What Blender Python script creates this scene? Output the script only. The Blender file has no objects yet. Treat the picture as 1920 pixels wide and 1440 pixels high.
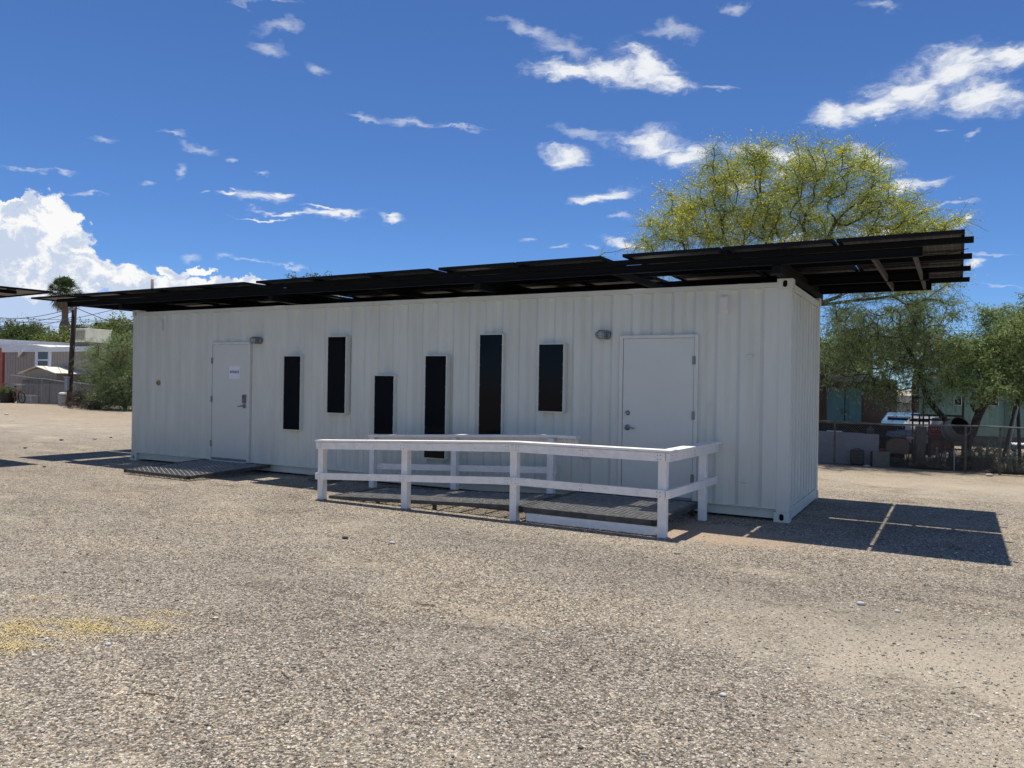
import bpy, bmesh, math, random
import numpy as np
from mathutils import Vector, Matrix
R = math.radians
random.seed(7); rng = np.random.default_rng(7)
S = bpy.context.scene
col = S.collection

# ------------------------------------------------------------------ camera
YAW, PITCH, ROLL, FPX = -.5060, -.0009, .0157, 1464.13
CAM = Vector((13.7812, -9.6669, 1.6019))
_f = Vector((math.sin(YAW)*math.cos(PITCH), math.cos(YAW)*math.cos(PITCH), math.sin(PITCH)))
_r = Vector((math.cos(YAW), -math.sin(YAW), 0)); _u = _r.cross(_f)
CX = _r*math.cos(ROLL) + _u*math.sin(ROLL); CY = -_r*math.sin(ROLL) + _u*math.cos(ROLL)
cd = bpy.data.cameras.new("camera"); cam = bpy.data.objects.new("camera", cd); col.objects.link(cam)
M3 = Matrix((CX, CY, -_f)).transposed()
cam.matrix_world = Matrix.Translation(CAM) @ M3.to_4x4()
cd.sensor_width = 36; cd.lens = FPX/1920*36; cd.clip_end = 5000; cd.clip_start = .05
S.camera = cam

def ray(u, v): return (CX*((u-960)/FPX) + CY*(-(v-720)/FPX) + _f)
def at(u, v, Y):
    "point seen at photo position (u,v) standing at world depth Y"
    d = ray(u, v); return CAM + d*((Y-CAM.y)/d.y)
def atz(u, v, z=0):
    d = ray(u, v); return CAM + d*((z-CAM.z)/d.z)

# ------------------------------------------------------------------ sun, exposure
SUN = Vector((-.41, .45, 3.2)).normalized()
sl = bpy.data.lights.new("sun", 'SUN'); sl.energy = 5.0; sl.angle = R(.53); sl.color = (1, .94, .84)
so = bpy.data.objects.new("sun", sl); col.objects.link(so)
so.rotation_euler = SUN.to_track_quat('Z', 'Y').to_euler(); so.location = (0, 0, 30)
S.view_settings.view_transform = 'Standard'; S.view_settings.look = 'None'
S.view_settings.exposure = 0.0; S.view_settings.gamma = 1

# ------------------------------------------------------------------ node helper
class NT:
    def __init__(s, tree): s.t = tree; s.n = tree.nodes; s.l = tree.links
    def new(s, typ, ins=None, **kw):
        n = s.n.new(typ)
        for k, v in kw.items(): setattr(n, k, v)
        for k, v in (ins or {}).items():
            i = n.inputs[k]
            if isinstance(v, bpy.types.NodeSocket): s.l.new(v, i)
            else: i.default_value = v
        return n
    def math(s, op, a, b=0.0, c=None, clamp=False):
        d = {0: a, 1: b}
        if c is not None: d[2] = c
        return s.new('ShaderNodeMath', d, operation=op, use_clamp=clamp).outputs[0]
    def vmath(s, op, a, b=(0, 0, 0)):
        return s.new('ShaderNodeVectorMath', {0: a, 1: b}, operation=op).outputs[0]
    def noise(s, vec, scale, detail=4, rough=.55, dist=0, typ='3D'):
        return s.new('ShaderNodeTexNoise', {'Vector': vec, 'Scale': scale, 'Detail': detail, 'Roughness': rough, 'Distortion': dist}, noise_dimensions=typ)
    def ramp(s, v, a, b, lo=0., hi=1., smooth=True):
        n = s.new('ShaderNodeMapRange', {'Value': v, 'From Min': a, 'From Max': b, 'To Min': lo, 'To Max': hi})
        n.interpolation_type = 'SMOOTHSTEP' if smooth else 'LINEAR'
        return n.outputs[0]
    def mix(s, f, a, b, typ='MIX'):
        n = s.n.new('ShaderNodeMix'); n.data_type = 'RGBA'; n.blend_type = typ
        for i, v in ((0, f), (6, a), (7, b)):
            if isinstance(v, bpy.types.NodeSocket): s.l.new(v, n.inputs[i])
            else: n.inputs[i].default_value = v if i == 0 else (tuple(v)+(1,))[:4]
        return n.outputs[2]

# ------------------------------------------------------------------ world: sky and clouds
W = bpy.data.worlds.new("World"); S.world = W; W.use_nodes = True
W.node_tree.nodes.clear(); w = NT(W.node_tree)
sky = w.new('ShaderNodeTexSky', sky_type='NISHITA', sun_disc=False)
sky.sun_elevation = math.asin(SUN.z); sky.sun_rotation = math.atan2(SUN.x, SUN.y)
sky.altitude = 2500; sky.air_density = 1.0; sky.dust_density = .15; sky.ozone_density = 3.5
tc = w.new('ShaderNodeTexCoord')
G = w.vmath('NORMALIZE', tc.outputs['Generated'])
sep = w.new('ShaderNodeSeparateXYZ', {0: G})
az = w.math('ARCTAN2', sep.outputs[0], sep.outputs[1])
el = w.math('ARCSINE', sep.outputs[2])
AE = w.new('ShaderNodeCombineXYZ', {0: az, 1: el, 2: 0.0}).outputs[0]
def azel(u, v):
    d = ray(u, v).normalized(); return math.atan2(d.x, d.y), math.asin(d.z)
def stretch(vec, k): return w.vmath('MULTIPLY', vec, k)
# wispy distortion (stretched along the horizon) and puffy distortion
nw = w.noise(stretch(AE, (1, 2.2, 1)), 14, 5, .6)
dist1 = w.vmath('SCALE', w.vmath('SUBTRACT', nw.outputs['Color'], (.5, .5, .5))); dist1.node.inputs['Scale'].default_value = .05
AEw = w.vmath('ADD', AE, dist1)
npf = w.noise(AE, 22, 6, .6)
dist2 = w.vmath('SCALE', w.vmath('SUBTRACT', npf.outputs['Color'], (.5, .5, .5))); dist2.node.inputs['Scale'].default_value = .075
AEp = w.vmath('ADD', AE, dist2)
SEPS = {}; _acc = [None]          # each lobe is chained to the one before it so the shader stays small
def ell(u, v, a, b, rot=0, coords=None, str_=1.0):
    "one cloud lobe, given by where it stands in the sky and its half sizes"
    key = coords
    sp = SEPS.setdefault(id(coords.node), w.new('ShaderNodeSeparateXYZ', {0: coords})) if id(coords.node) not in SEPS else SEPS[id(coords.node)]
    cv = w.new('ShaderNodeCombineXYZ', {0: sp.outputs[0], 1: sp.outputs[1]})
    if _acc[0] is not None: w.l.new(_acc[0], cv.inputs[2])
    coords = cv.outputs[0]
    c = azel(u, v); k = math.radians(rot)
    e1 = azel(u+a*math.cos(k), v+a*math.sin(k)); e2 = azel(u-b*math.sin(k), v+b*math.cos(k))
    v1 = (e1[0]-c[0], e1[1]-c[1]); v2 = (e2[0]-c[0], e2[1]-c[1])
    m = w.new('ShaderNodeMapping', {'Vector': coords, 'Location': (c[0], c[1], 0), 'Rotation': (0, 0, math.atan2(v1[1], v1[0])),
        'Scale': (math.hypot(*v1), math.hypot(*v2), 1e5)}, vector_type='TEXTURE')
    L = w.new('ShaderNodeVectorMath', {0: m.outputs[0]}, operation='LENGTH').outputs['Value']
    return w.math('SUBTRACT', 1.0, L)
def union(lst, coords):
    o = None
    for e in lst:
        d = ell(*e, coords=coords); o = d if o is None else w.math('MAXIMUM', o, d); _acc[0] = o
    return o
big = [(1060,135,85,22,3),(1150,138,95,30,5),(1215,130,75,42,20),(1255,155,70,22,10),
       (1570,222,65,32,-5),(1640,205,95,28,-12),(1700,170,100,52,-12),(1790,130,135,48,-8),(1850,185,110,38,5),(1890,110,80,34,0),
       (1225,272,95,34,8),(1060,293,46,24,12),(1290,290,60,24,0),(1140,366,62,17,-8),(1105,378,40,9,-10),
       (1450,292,130,18,8),(1640,300,60,20,20),(1500,320,90,14,-8),(1390,350,80,16,-5),(1700,350,80,12,-10),(1660,440,60,24,-10),(1500,465,80,24,0),
       (1180,455,60,12,5),(1825,493,28,14,-20),(1805,418,35,8,-25),
       (485,368,56,15,0),(525,362,30,7,-6),(430,362,35,5,5),(620,405,80,10,0),(740,409,28,6,0),(540,402,75,5,5),(605,393,50,4,8),(500,412,70,3,3)]
thin = [(512,84,40,13,12),(525,45,50,12,0),(500,3,70,6,0),(605,128,32,13,18),(770,228,85,11,6),(860,240,60,4,8),(690,220,40,6,8),
        (325,245,30,6,5),(375,271,45,8,14),(195,254,28,7,3),(60,318,60,5,6),(128,325,22,6,15),(333,318,12,11,50),(288,343,14,7,0),
        (165,371,45,4,3),(435,300,18,4,5),(500,323,18,5,15),(374,357,10,4,0),
        (1000,60,90,14,20),(1260,60,70,16,0),(1385,10,30,12,0),(1650,12,40,10,0),(1070,95,60,22,15),(1090,250,60,16,8),(1350,172,40,6,5),(1760,248,30,4,0),(1820,260,16,6,-30),
        (980,453,18,5,5),(1040,467,22,4,3),(1105,467,14,5,3),(1170,410,25,6,0),(1850,470,70,4,-3),(1880,540,60,4,0),(1790,385,60,5,0),
        (470,490,60,4,3),(540,495,40,4,6),(430,485,18,8,0),(365,487,24,9,0)]
fb = w.noise(stretch(AEw, (1, 2.6, 1)), 26, 6, .62).outputs['Fac']
fine = w.noise(stretch(AEw, (1, 1.8, 1)), 85, 4, .62).outputs['Fac']
tex = w.math('ADD', w.math('MULTIPLY', w.math('SUBTRACT', fb, .5), 1.5), w.math('MULTIPLY', w.math('SUBTRACT', fine, .5), .6))
Fb = union(big, AEw); Ft = union(thin, AEw)
def inrange(F): return w.ramp(F, -.6, -.05)          # keep noise from making clouds far from any lobe
db = w.math('POWER', w.math('MULTIPLY', w.ramp(w.math('ADD', Fb, tex), -.25, .92), inrange(Fb)), 1.7)
dt = w.math('MULTIPLY', w.math('MULTIPLY', w.ramp(w.math('ADD', Ft, tex), -.1, 1.15), inrange(Ft)), .48)
dens = w.math('MAXIMUM', db, dt)
cum = [(15,440,75,70,0),(80,425,70,50,0),(115,410,40,45,0),(140,450,45,40,0),(120,490,60,40,0),(60,500,110,60,0),(180,520,90,38,5),(250,535,80,30,5),
       (20,375,70,14,-3),(320,545,90,26,0),(400,545,90,22,0),(470,540,60,16,0),(315,505,30,16,20),(365,507,40,12,5),(560,550,90,10,0),(150,470,35,30,0)]
Fc = union(cum, AEp)
pf = w.noise(AEp, 40, 6, .62).outputs['Fac']
dc = w.ramp(w.math('ADD', Fc, w.math('MULTIPLY', w.math('SUBTRACT', pf, .5), .55)), -.03, .17)
# low pale cloud bank under the cumulus, along the horizon on the left
bank = union([(40, 560, 230, 110, 0), (200, 600, 260, 75, 0), (500, 610, 330, 50, 0)], AEp)
dbk = w.ramp(w.math('ADD', bank, w.math('MULTIPLY', w.math('SUBTRACT', w.noise(stretch(AE, (1, 3, 1)), 12, 5, .6).outputs['Fac'], .5), 1.0)), .0, .7, 0, .85)
skyc = w.mix(1.0, sky.outputs[0], (.63, .89, 1.22), 'MULTIPLY')
lit = w.noise(w.vmath('ADD', AEp, (.010, -.014, 0)), 17, 6, .62).outputs['Fac']
shade = w.ramp(w.math('SUBTRACT', lit, w.noise(AEp, 17, 6, .62).outputs['Fac']), -.085, .065)
CW = 9.3
cumcol = w.mix(shade, (CW*.62, CW*.71, CW*.88), (CW*1.03, CW*1.03, CW*1.03))
# unseen broken cloud added over the sky behind the viewer to whiten the facade's light
dotn = w.new('ShaderNodeVectorMath', {0: G, 1: tuple(-_f)}, operation='DOT_PRODUCT').outputs['Value']
bk_n = w.noise(stretch(G, (1, 1, 2)), 2.6, 5, .6).outputs['Fac']
fill_cloud = w.math('MULTIPLY', w.math('MULTIPLY', w.ramp(bk_n, .48, .64, 0, .6), w.ramp(dotn, .15, .4)), w.ramp(sep.outputs[2], .03, .12))
dens = w.math('MAXIMUM', dens, fill_cloud)
c0 = w.mix(dens, skyc, (CW*.92, CW*.95, CW*.99))
c1 = w.mix(dbk, c0, (CW*.58, CW*.70, CW*.92))
c2 = w.mix(dc, c1, cumcol)
bg = w.new('ShaderNodeBackground', {'Color': c2, 'Strength': .1})
w.new('ShaderNodeOutputWorld', {0: bg.outputs[0]})
W.cycles.sampling_method = 'MANUAL'; W.cycles.sample_map_resolution = 1024

# ------------------------------------------------------------------ materials
MATS = {}
def mat(name, color=(.5, .5, .5), rough=.6, metal=0, var=0, vscale=4, bump=0, bscale=60, spec=.5, island=0, trans=0, dirt=None, aniso=None):
    if name in MATS: return MATS[name]
    m = bpy.data.materials.new(name); m.use_nodes = True; m.node_tree.nodes.clear(); n = NT(m.node_tree)
    tc = n.new('ShaderNodeTexCoord').outputs['Object']
    if aniso: tc = n.vmath('MULTIPLY', tc, aniso)
    c = tuple(color)+(1,); out = c
    if var:
        f = n.noise(tc, vscale, 6, .62).outputs['Fac']
        out = n.mix(n.ramp(f, .3, .7), tuple(x*(1-var) for x in color), tuple(min(1, x*(1+var)) for x in color))
    if island:
        g = n.new('ShaderNodeNewGeometry').outputs['Random Per Island']
        out = n.mix(n.ramp(g, 0, 1, smooth=False), tuple(x*(1-island) for x in color), tuple(min(1, x*(1+island)) for x in color)) if not var else \
              n.mix(1.0, out, n.mix(g, (1-island,)*3, (1+island,)*3), 'MULTIPLY')
    if dirt:
        dc_, ds, da = dirt
        f = n.noise(tc, ds, 8, .7, 1.0).outputs['Fac']
        out = n.mix(n.ramp(f, .52, .78, 0, da), out, dc_)
    b = n.new('ShaderNodeBsdfPrincipled', {'Base Color': out, 'Roughness': rough, 'Metallic': metal, 'Specular IOR Level': spec})
    if bump:
        h = n.noise(tc, bscale, 5, .6).outputs['Fac']
        bm = n.new('ShaderNodeBump', {'Height': h, 'Strength': bump, 'Distance': .01}); n.l.new(bm.outputs[0], b.inputs['Normal'])
    sh = b.outputs[0]
    if trans:
        t = n.new('ShaderNodeBsdfTranslucent', {'Color': out})
        sh = n.new('ShaderNodeMixShader', {0: trans, 1: sh, 2: t.outputs[0]}).outputs[0]
    n.new('ShaderNodeOutputMaterial', {0: sh})
    MATS[name] = m; return m

white_paint = mat('container_paint', (.68, .685, .60), .5, var=.05, vscale=1.3, bump=.2, bscale=3, dirt=((.50, .47, .40), 1.5, .34), spec=.4, aniso=(2.2, 2.2, .45))
door_paint = mat('door_paint', (.67, .68, .61), .42, var=.02, vscale=2, bump=.03, bscale=30, dirt=((.5, .5, .47), 3, .15), spec=.4)
frame_paint = mat('frame_paint', (.69, .685, .62), .5, var=.04, vscale=6, spec=.4)
wood_white = mat('white_timber', (.89, .86, .81), .6, var=.06, vscale=9, bump=.25, bscale=22, aniso=(1, 1, 1), dirt=((.55, .51, .45), 14, .5))
black_steel = mat('black_steel', (.007, .008, .010), .7, spec=.12)
beam_steel = mat('beam_steel', (.008, .009, .011), .7, spec=.12)
cross_steel = mat('cross_steel', (.065, .06, .055), .7, var=.2, vscale=6)
panel_frame = mat('panel_frame', (.008, .009, .011), .6, spec=.15)
glass_dark = mat('window_film', (.004, .005, .008), .09, spec=.12)
rubber = mat('black_plastic', (.01, .01, .01), .6)
steel = mat('brushed_steel', (.27, .28, .29), .35, metal=.9, var=.1, vscale=20)
dark_hole = mat('dark_hole', (.006, .006, .006), .9)
grate_steel = mat('grating_steel', (.30, .30, .29), .5, metal=.4, var=.3, vscale=12)
grate_frame = mat('ramp_frame_steel', (.075, .075, .072), .55, metal=.3, var=.3, vscale=9, dirt=((.2, .18, .15), 8, .4))
galv = mat('galvanised', (.28, .29, .30), .5, metal=.6, var=.2, vscale=9)
old_galv = mat('old_galvanised', (.13, .13, .125), .7, metal=.3, var=.3, vscale=9)
paper = mat('paper', (.82, .80, .88), .8); ink = mat('ink', (.02, .02, .06), .8)
bark_green = mat('palo_verde_bark', (.085, .095, .045), .8, var=.3, vscale=8, bump=.4, bscale=30)
bark_dark = mat('mesquite_bark', (.07, .052, .04), .9, var=.5, vscale=14, bump=.9, bscale=25, dirt=((.26, .23, .2), 9, .8))
leaf_pv = mat('palo_verde_leaf', (.42, .52, .17), .6, island=.45, trans=.35, spec=.2)
leaf_pv_twig = mat('palo_verde_twig', (.25, .29, .13), .7, island=.35, trans=.1, spec=.2)
flower = mat('palo_verde_flower', (.90, .70, .05), .6, island=.35, trans=.35, spec=.1)
leaf_mq = mat('mesquite_leaf', (.25, .32, .13), .6, island=.5, trans=.35, spec=.2)
leaf_mq2 = mat('mesquite_leaf_bright', (.30, .39, .14), .6, island=.5, trans=.35, spec=.2)
leaf_tam = mat('tamarisk_leaf', (.25, .34, .13), .7, island=.5, trans=.3, spec=.1)
leaf_far = mat('far_leaf', (.12, .17, .05), .7, island=.5, trans=.3, spec=.1)
leaf_far2 = mat('far_leaf_bright', (.21, .27, .075), .7, island=.5, trans=.3, spec=.1)
twig_brown = mat('twig_brown', (.12, .09, .06), .9, island=.3)

def corr_mat(name, color, rough, wob):
    return mat(name, color, rough, var=.05, vscale=3)

# solar panel underside: pale back sheet with dark cells showing between
def solar_back():
    m = bpy.data.materials.new('solar_back_sheet'); m.use_nodes = True; m.node_tree.nodes.clear(); n = NT(m.node_tree)
    tc = n.new('ShaderNodeTexCoord').outputs['Object']
    s = n.new('ShaderNodeSeparateXYZ', {0: tc})
    def grid(v, p): return n.ramp(n.math('ABSOLUTE', n.math('SUBTRACT', n.math('FRACT', n.math('DIVIDE', v, p)), .5)), .44, .48)
    g = n.math('MAXIMUM', grid(s.outputs[0], .079), grid(s.outputs[1], .158))
    c = n.mix(g, (.022, .022, .026), (.13, .12, .11))
    b = n.new('ShaderNodeBsdfPrincipled', {'Base Color': c, 'Roughness': .45, 'Specular IOR Level': .35})
    n.new('ShaderNodeOutputMaterial', {0: b.outputs[0]}); return m
solar_sheet = solar_back()
solar_glass = mat('solar_glass', (.01, .014, .03), .12, spec=.6)

def grain_mat(name, color, dirtc, amt=.5, sc=(14, 14, 1.2), rough=.85):
    m = bpy.data.materials.new(name); m.use_nodes = True; m.node_tree.nodes.clear(); n = NT(m.node_tree)
    tc = n.new('ShaderNodeTexCoord').outputs['Object']
    f = n.noise(n.vmath('MULTIPLY', tc, sc), 3, 6, .65).outputs['Fac']
    c = n.mix(n.ramp(f, .35, .7, 0, amt), color, dirtc)
    b = n.new('ShaderNodeBsdfPrincipled', {'Base Color': c, 'Roughness': rough})
    bm = n.new('ShaderNodeBump', {'Height': f, 'Strength': .4, 'Distance': .01}); n.l.new(bm.outputs[0], b.inputs['Normal'])
    n.new('ShaderNodeOutputMaterial', {0: b.outputs[0]}); return m
old_ply = grain_mat('weathered_plywood', (.21, .185, .155), (.07, .06, .05), .8)
shed_wood = grain_mat('shed_wood', (.36, .31, .24), (.22, .18, .14), .6)
pole_wood = grain_mat('creosoted_wood', (.050, .034, .028), (.02, .015, .012), .7)
brown_wood = grain_mat('brown_wood', (.12, .075, .05), (.05, .03, .02), .7)
grey_wood = grain_mat('grey_wood', (.26, .24, .21), (.12, .11, .1), .7)
block_wood = grain_mat('block_wood', (.16, .15, .12), (.05, .05, .045), .7, sc=(1.2, 14, 14))
palm_bark = grain_mat('palm_bark', (.19, .145, .11), (.08, .06, .045), .8, sc=(4, 4, 7))

# ground
def ground_mat():
    m = bpy.data.materials.new('gravel_ground'); m.use_nodes = True; m.node_tree.nodes.clear(); n = NT(m.node_tree)
    P = n.new('ShaderNodeTexCoord').outputs['Object']
    P = n.vmath('MULTIPLY', P, (1, 1, 0))
    wob = n.vmath('SCALE', n.vmath('SUBTRACT', n.noise(P, 55, 2, .5).outputs['Color'], (.5, .5, .5))); wob.node.inputs['Scale'].default_value = .014
    Pw = n.vmath('ADD', P, wob)
    v1 = n.new('ShaderNodeTexVoronoi', {'Vector': Pw, 'Scale': 76, 'Randomness': 1.0}, feature='F1')
    v1e = n.new('ShaderNodeTexVoronoi', {'Vector': Pw, 'Scale': 76, 'Randomness': 1.0}, feature='DISTANCE_TO_EDGE')
    v2 = n.new('ShaderNodeTexVoronoi', {'Vector': Pw, 'Scale': 150, 'Randomness': 1.0}, feature='F1')
    v3 = n.new('ShaderNodeTexVoronoi', {'Vector': Pw, 'Scale': 21, 'Randomness': 1.0}, feature='F1')
    c1 = n.new('ShaderNodeSeparateColor', {0: v1.outputs['Color']}); c2 = n.new('ShaderNodeSeparateColor', {0: v2.outputs['Color']})
    c3 = n.new('ShaderNodeSeparateColor', {0: v3.outputs['Color']})
    val = n.math('ADD', n.math('MULTIPLY', c1.outputs[0], .62), n.math('MULTIPLY', c2.outputs[0], .38))
    cr = n.new('ShaderNodeValToRGB', {0: val}); e = cr.color_ramp
    stops = [(.08, (.06, .055, .05)), (.30, (.17, .156, .138)), (.5, (.32, .294, .26)), (.68, (.51, .472, .42)), (.9, (.82, .775, .70))]
    e.elements[0].position = .08; e.elements[0].color = stops[0][1]+(1,); e.elements[1].position = .9; e.elements[1].color = stops[-1][1]+(1,)
    for p, c in stops[1:-1]: x = e.elements.new(p); x.color = c+(1,)
    gravel = cr.outputs[0]
    gap = n.ramp(v1e.outputs[0], .0, .13)
    gravel = n.mix(gap, n.mix(1.0, gravel, (.50, .47, .44), 'MULTIPLY'), gravel)
    hue = n.mix(n.ramp(c1.outputs[1], .75, .95), gravel, n.mix(1.0, gravel, (1.10, .97, .84), 'MULTIPLY'))
    hue = n.mix(1.0, hue, (1.10, 1.055, .965), 'MULTIPLY')
    # wide patches: tan sand showing through and darker compacted gravel
    big1 = n.noise(n.vmath('MULTIPLY', P, (1, .8, 1)), .42, 6, .6, .6).outputs['Fac']
    big2 = n.noise(n.vmath('MULTIPLY', P, (.8, 1.6, 1)), .85, 6, .66, .3).outputs['Fac']
    big3 = n.noise(P, 3.2, 5, .65).outputs['Fac']
    sand = n.mix(n.noise(P, 220, 3, .6).outputs['Fac'], (.44, .375, .28), (.64, .56, .43))
    sx = n.new('ShaderNodeSeparateXYZ', {0: P})
    def blob(x, y, a, b, rot=0, soft=1.0):
        mp = n.new('ShaderNodeMapping', {'Vector': n.vmath('ADD', P, _w), 'Location': (x, y, 0), 'Rotation': (0, 0, R(rot)), 'Scale': (a, b, 1)}, vector_type='TEXTURE')
        L = n.new('ShaderNodeVectorMath', {0: mp.outputs[0]}, operation='LENGTH').outputs['Value']
        return n.ramp(L, 1.1, 1.1-soft)
    _w = n.vmath('SCALE', n.vmath('SUBTRACT', n.noise(P, 1.6, 6, .68).outputs['Color'], (.5, .5, .5))); _w.node.inputs['Scale'].default_value = 1.5
    sandm = n.math('MULTIPLY', n.ramp(n.math('ADD', big2, n.math('MULTIPLY', n.math('SUBTRACT', big3, .5), .35)), .50, .72), n.ramp(c3.outputs[0], .1, .6, .35, 1.0))
    right = n.math('MAXIMUM', n.math('MAXIMUM', blob(13.9, -4.3, 2.6, 1.3, -15), blob(14.2, -6.0, 1.5, 1.0, 0)), n.math('MAXIMUM', blob(16, 5.3, 9, 2.4, 0), n.math('MULTIPLY', blob(-12, 6, 22, 6, 0), .6)))
    sandm = n.math('MINIMUM', n.math('ADD', n.math('MULTIPLY', sandm, .55), n.math('MULTIPLY', right, .75)), 1.0)
    c = n.mix(sandm, hue, sand)
    dk = n.math('MULTIPLY', n.ramp(big1, .52, .74), .42)
    c = n.mix(dk, c, n.mix(1.0, c, (.52, .52, .54), 'MULTIPLY'))
    dk2 = n.math('MULTIPLY', n.ramp(n.noise(n.vmath('MULTIPLY', P, (.7, 1.9, 1)), 1.4, 6, .7, .8).outputs['Fac'], .55, .75), .42)
    c = n.mix(dk2, c, n.mix(1.0, c, (.48, .45, .43), 'MULTIPLY'))
    dk3 = n.math('MULTIPLY', n.ramp(n.noise(n.vmath('MULTIPLY', n.vmath('ADD', P, _w), (1.0, 2.6, 1)), .9, 7, .72, .4).outputs['Fac'], .53, .68), .62)
    c = n.mix(dk3, c, n.mix(1.0, c, (.45, .42, .39), 'MULTIPLY'))
    lt = n.math('MULTIPLY', n.ramp(n.noise(n.vmath('MULTIPLY', P, (.6, 1.3, 1)), .6, 6, .66, .4).outputs['Fac'], .50, .68), .6)
    c = n.mix(lt, c, n.mix(1.0, c, (1.34, 1.30, 1.18), 'MULTIPLY'))
    grey = n.math('MAXIMUM', blob(11.4, -3.2, 4.2, 1.0, -12), blob(14.3, -2.8, 2.6, .8, -10))
    grey = n.math('MAXIMUM', grey, n.math('MULTIPLY', blob(10.9, -5.4, 3.6, 1.5, -8), .6))
    c = n.mix(n.math('MULTIPLY', grey, .55), c, n.mix(1.0, c, (.66, .67, .70), 'MULTIPLY'))
    # brown dirt at the container corner, and the blown-in yellow petals' dust
    dirt = blob(11.55, -1.15, 1.25, .62, -10, .55)
    c = n.mix(n.math('MULTIPLY', dirt, .8), c, n.mix(c2.outputs[0], (.36, .26, .18), (.60, .47, .34)))
    farsand = n.math('MULTIPLY', n.ramp(n.math('ADD', sx.outputs[1], n.math('MULTIPLY', n.math('SUBTRACT', big2, .5), 9.0)), 4.5, 9.5), n.ramp(sx.outputs[0], -25, 6, .45, .7))
    c = n.mix(farsand, c, n.mix(c2.outputs[0], (.36, .27, .17), (.52, .42, .29)))
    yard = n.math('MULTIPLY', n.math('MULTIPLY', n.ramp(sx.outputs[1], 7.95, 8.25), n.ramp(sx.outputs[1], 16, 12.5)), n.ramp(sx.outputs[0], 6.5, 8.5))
    c = n.mix(n.math('MULTIPLY', yard, .92), c, n.mix(n.noise(P, 9, 6, .7).outputs['Fac'], (.045, .036, .027), (.15, .12, .085)))   # dark soil tone that also paints the tree shade into the yard ground
    pebh = n.math('ADD', n.math('MULTIPLY', n.ramp(v1e.outputs[0], 0, .35), .7), n.math('MULTIPLY', n.ramp(v2.outputs['Distance'], .6, 0), .4))
    hh = n.math('ADD', pebh, n.math('MULTIPLY', big3, 3.0))
    bmp = n.new('ShaderNodeBump', {'Height': hh, 'Strength': .9, 'Distance': .008})
    b = n.new('ShaderNodeBsdfPrincipled', {'Base Color': c, 'Roughness': .92, 'Specular IOR Level': .2, 'Normal': bmp.outputs[0]})
    n.new('ShaderNodeOutputMaterial', {0: b.outputs[0]}); return m

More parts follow.
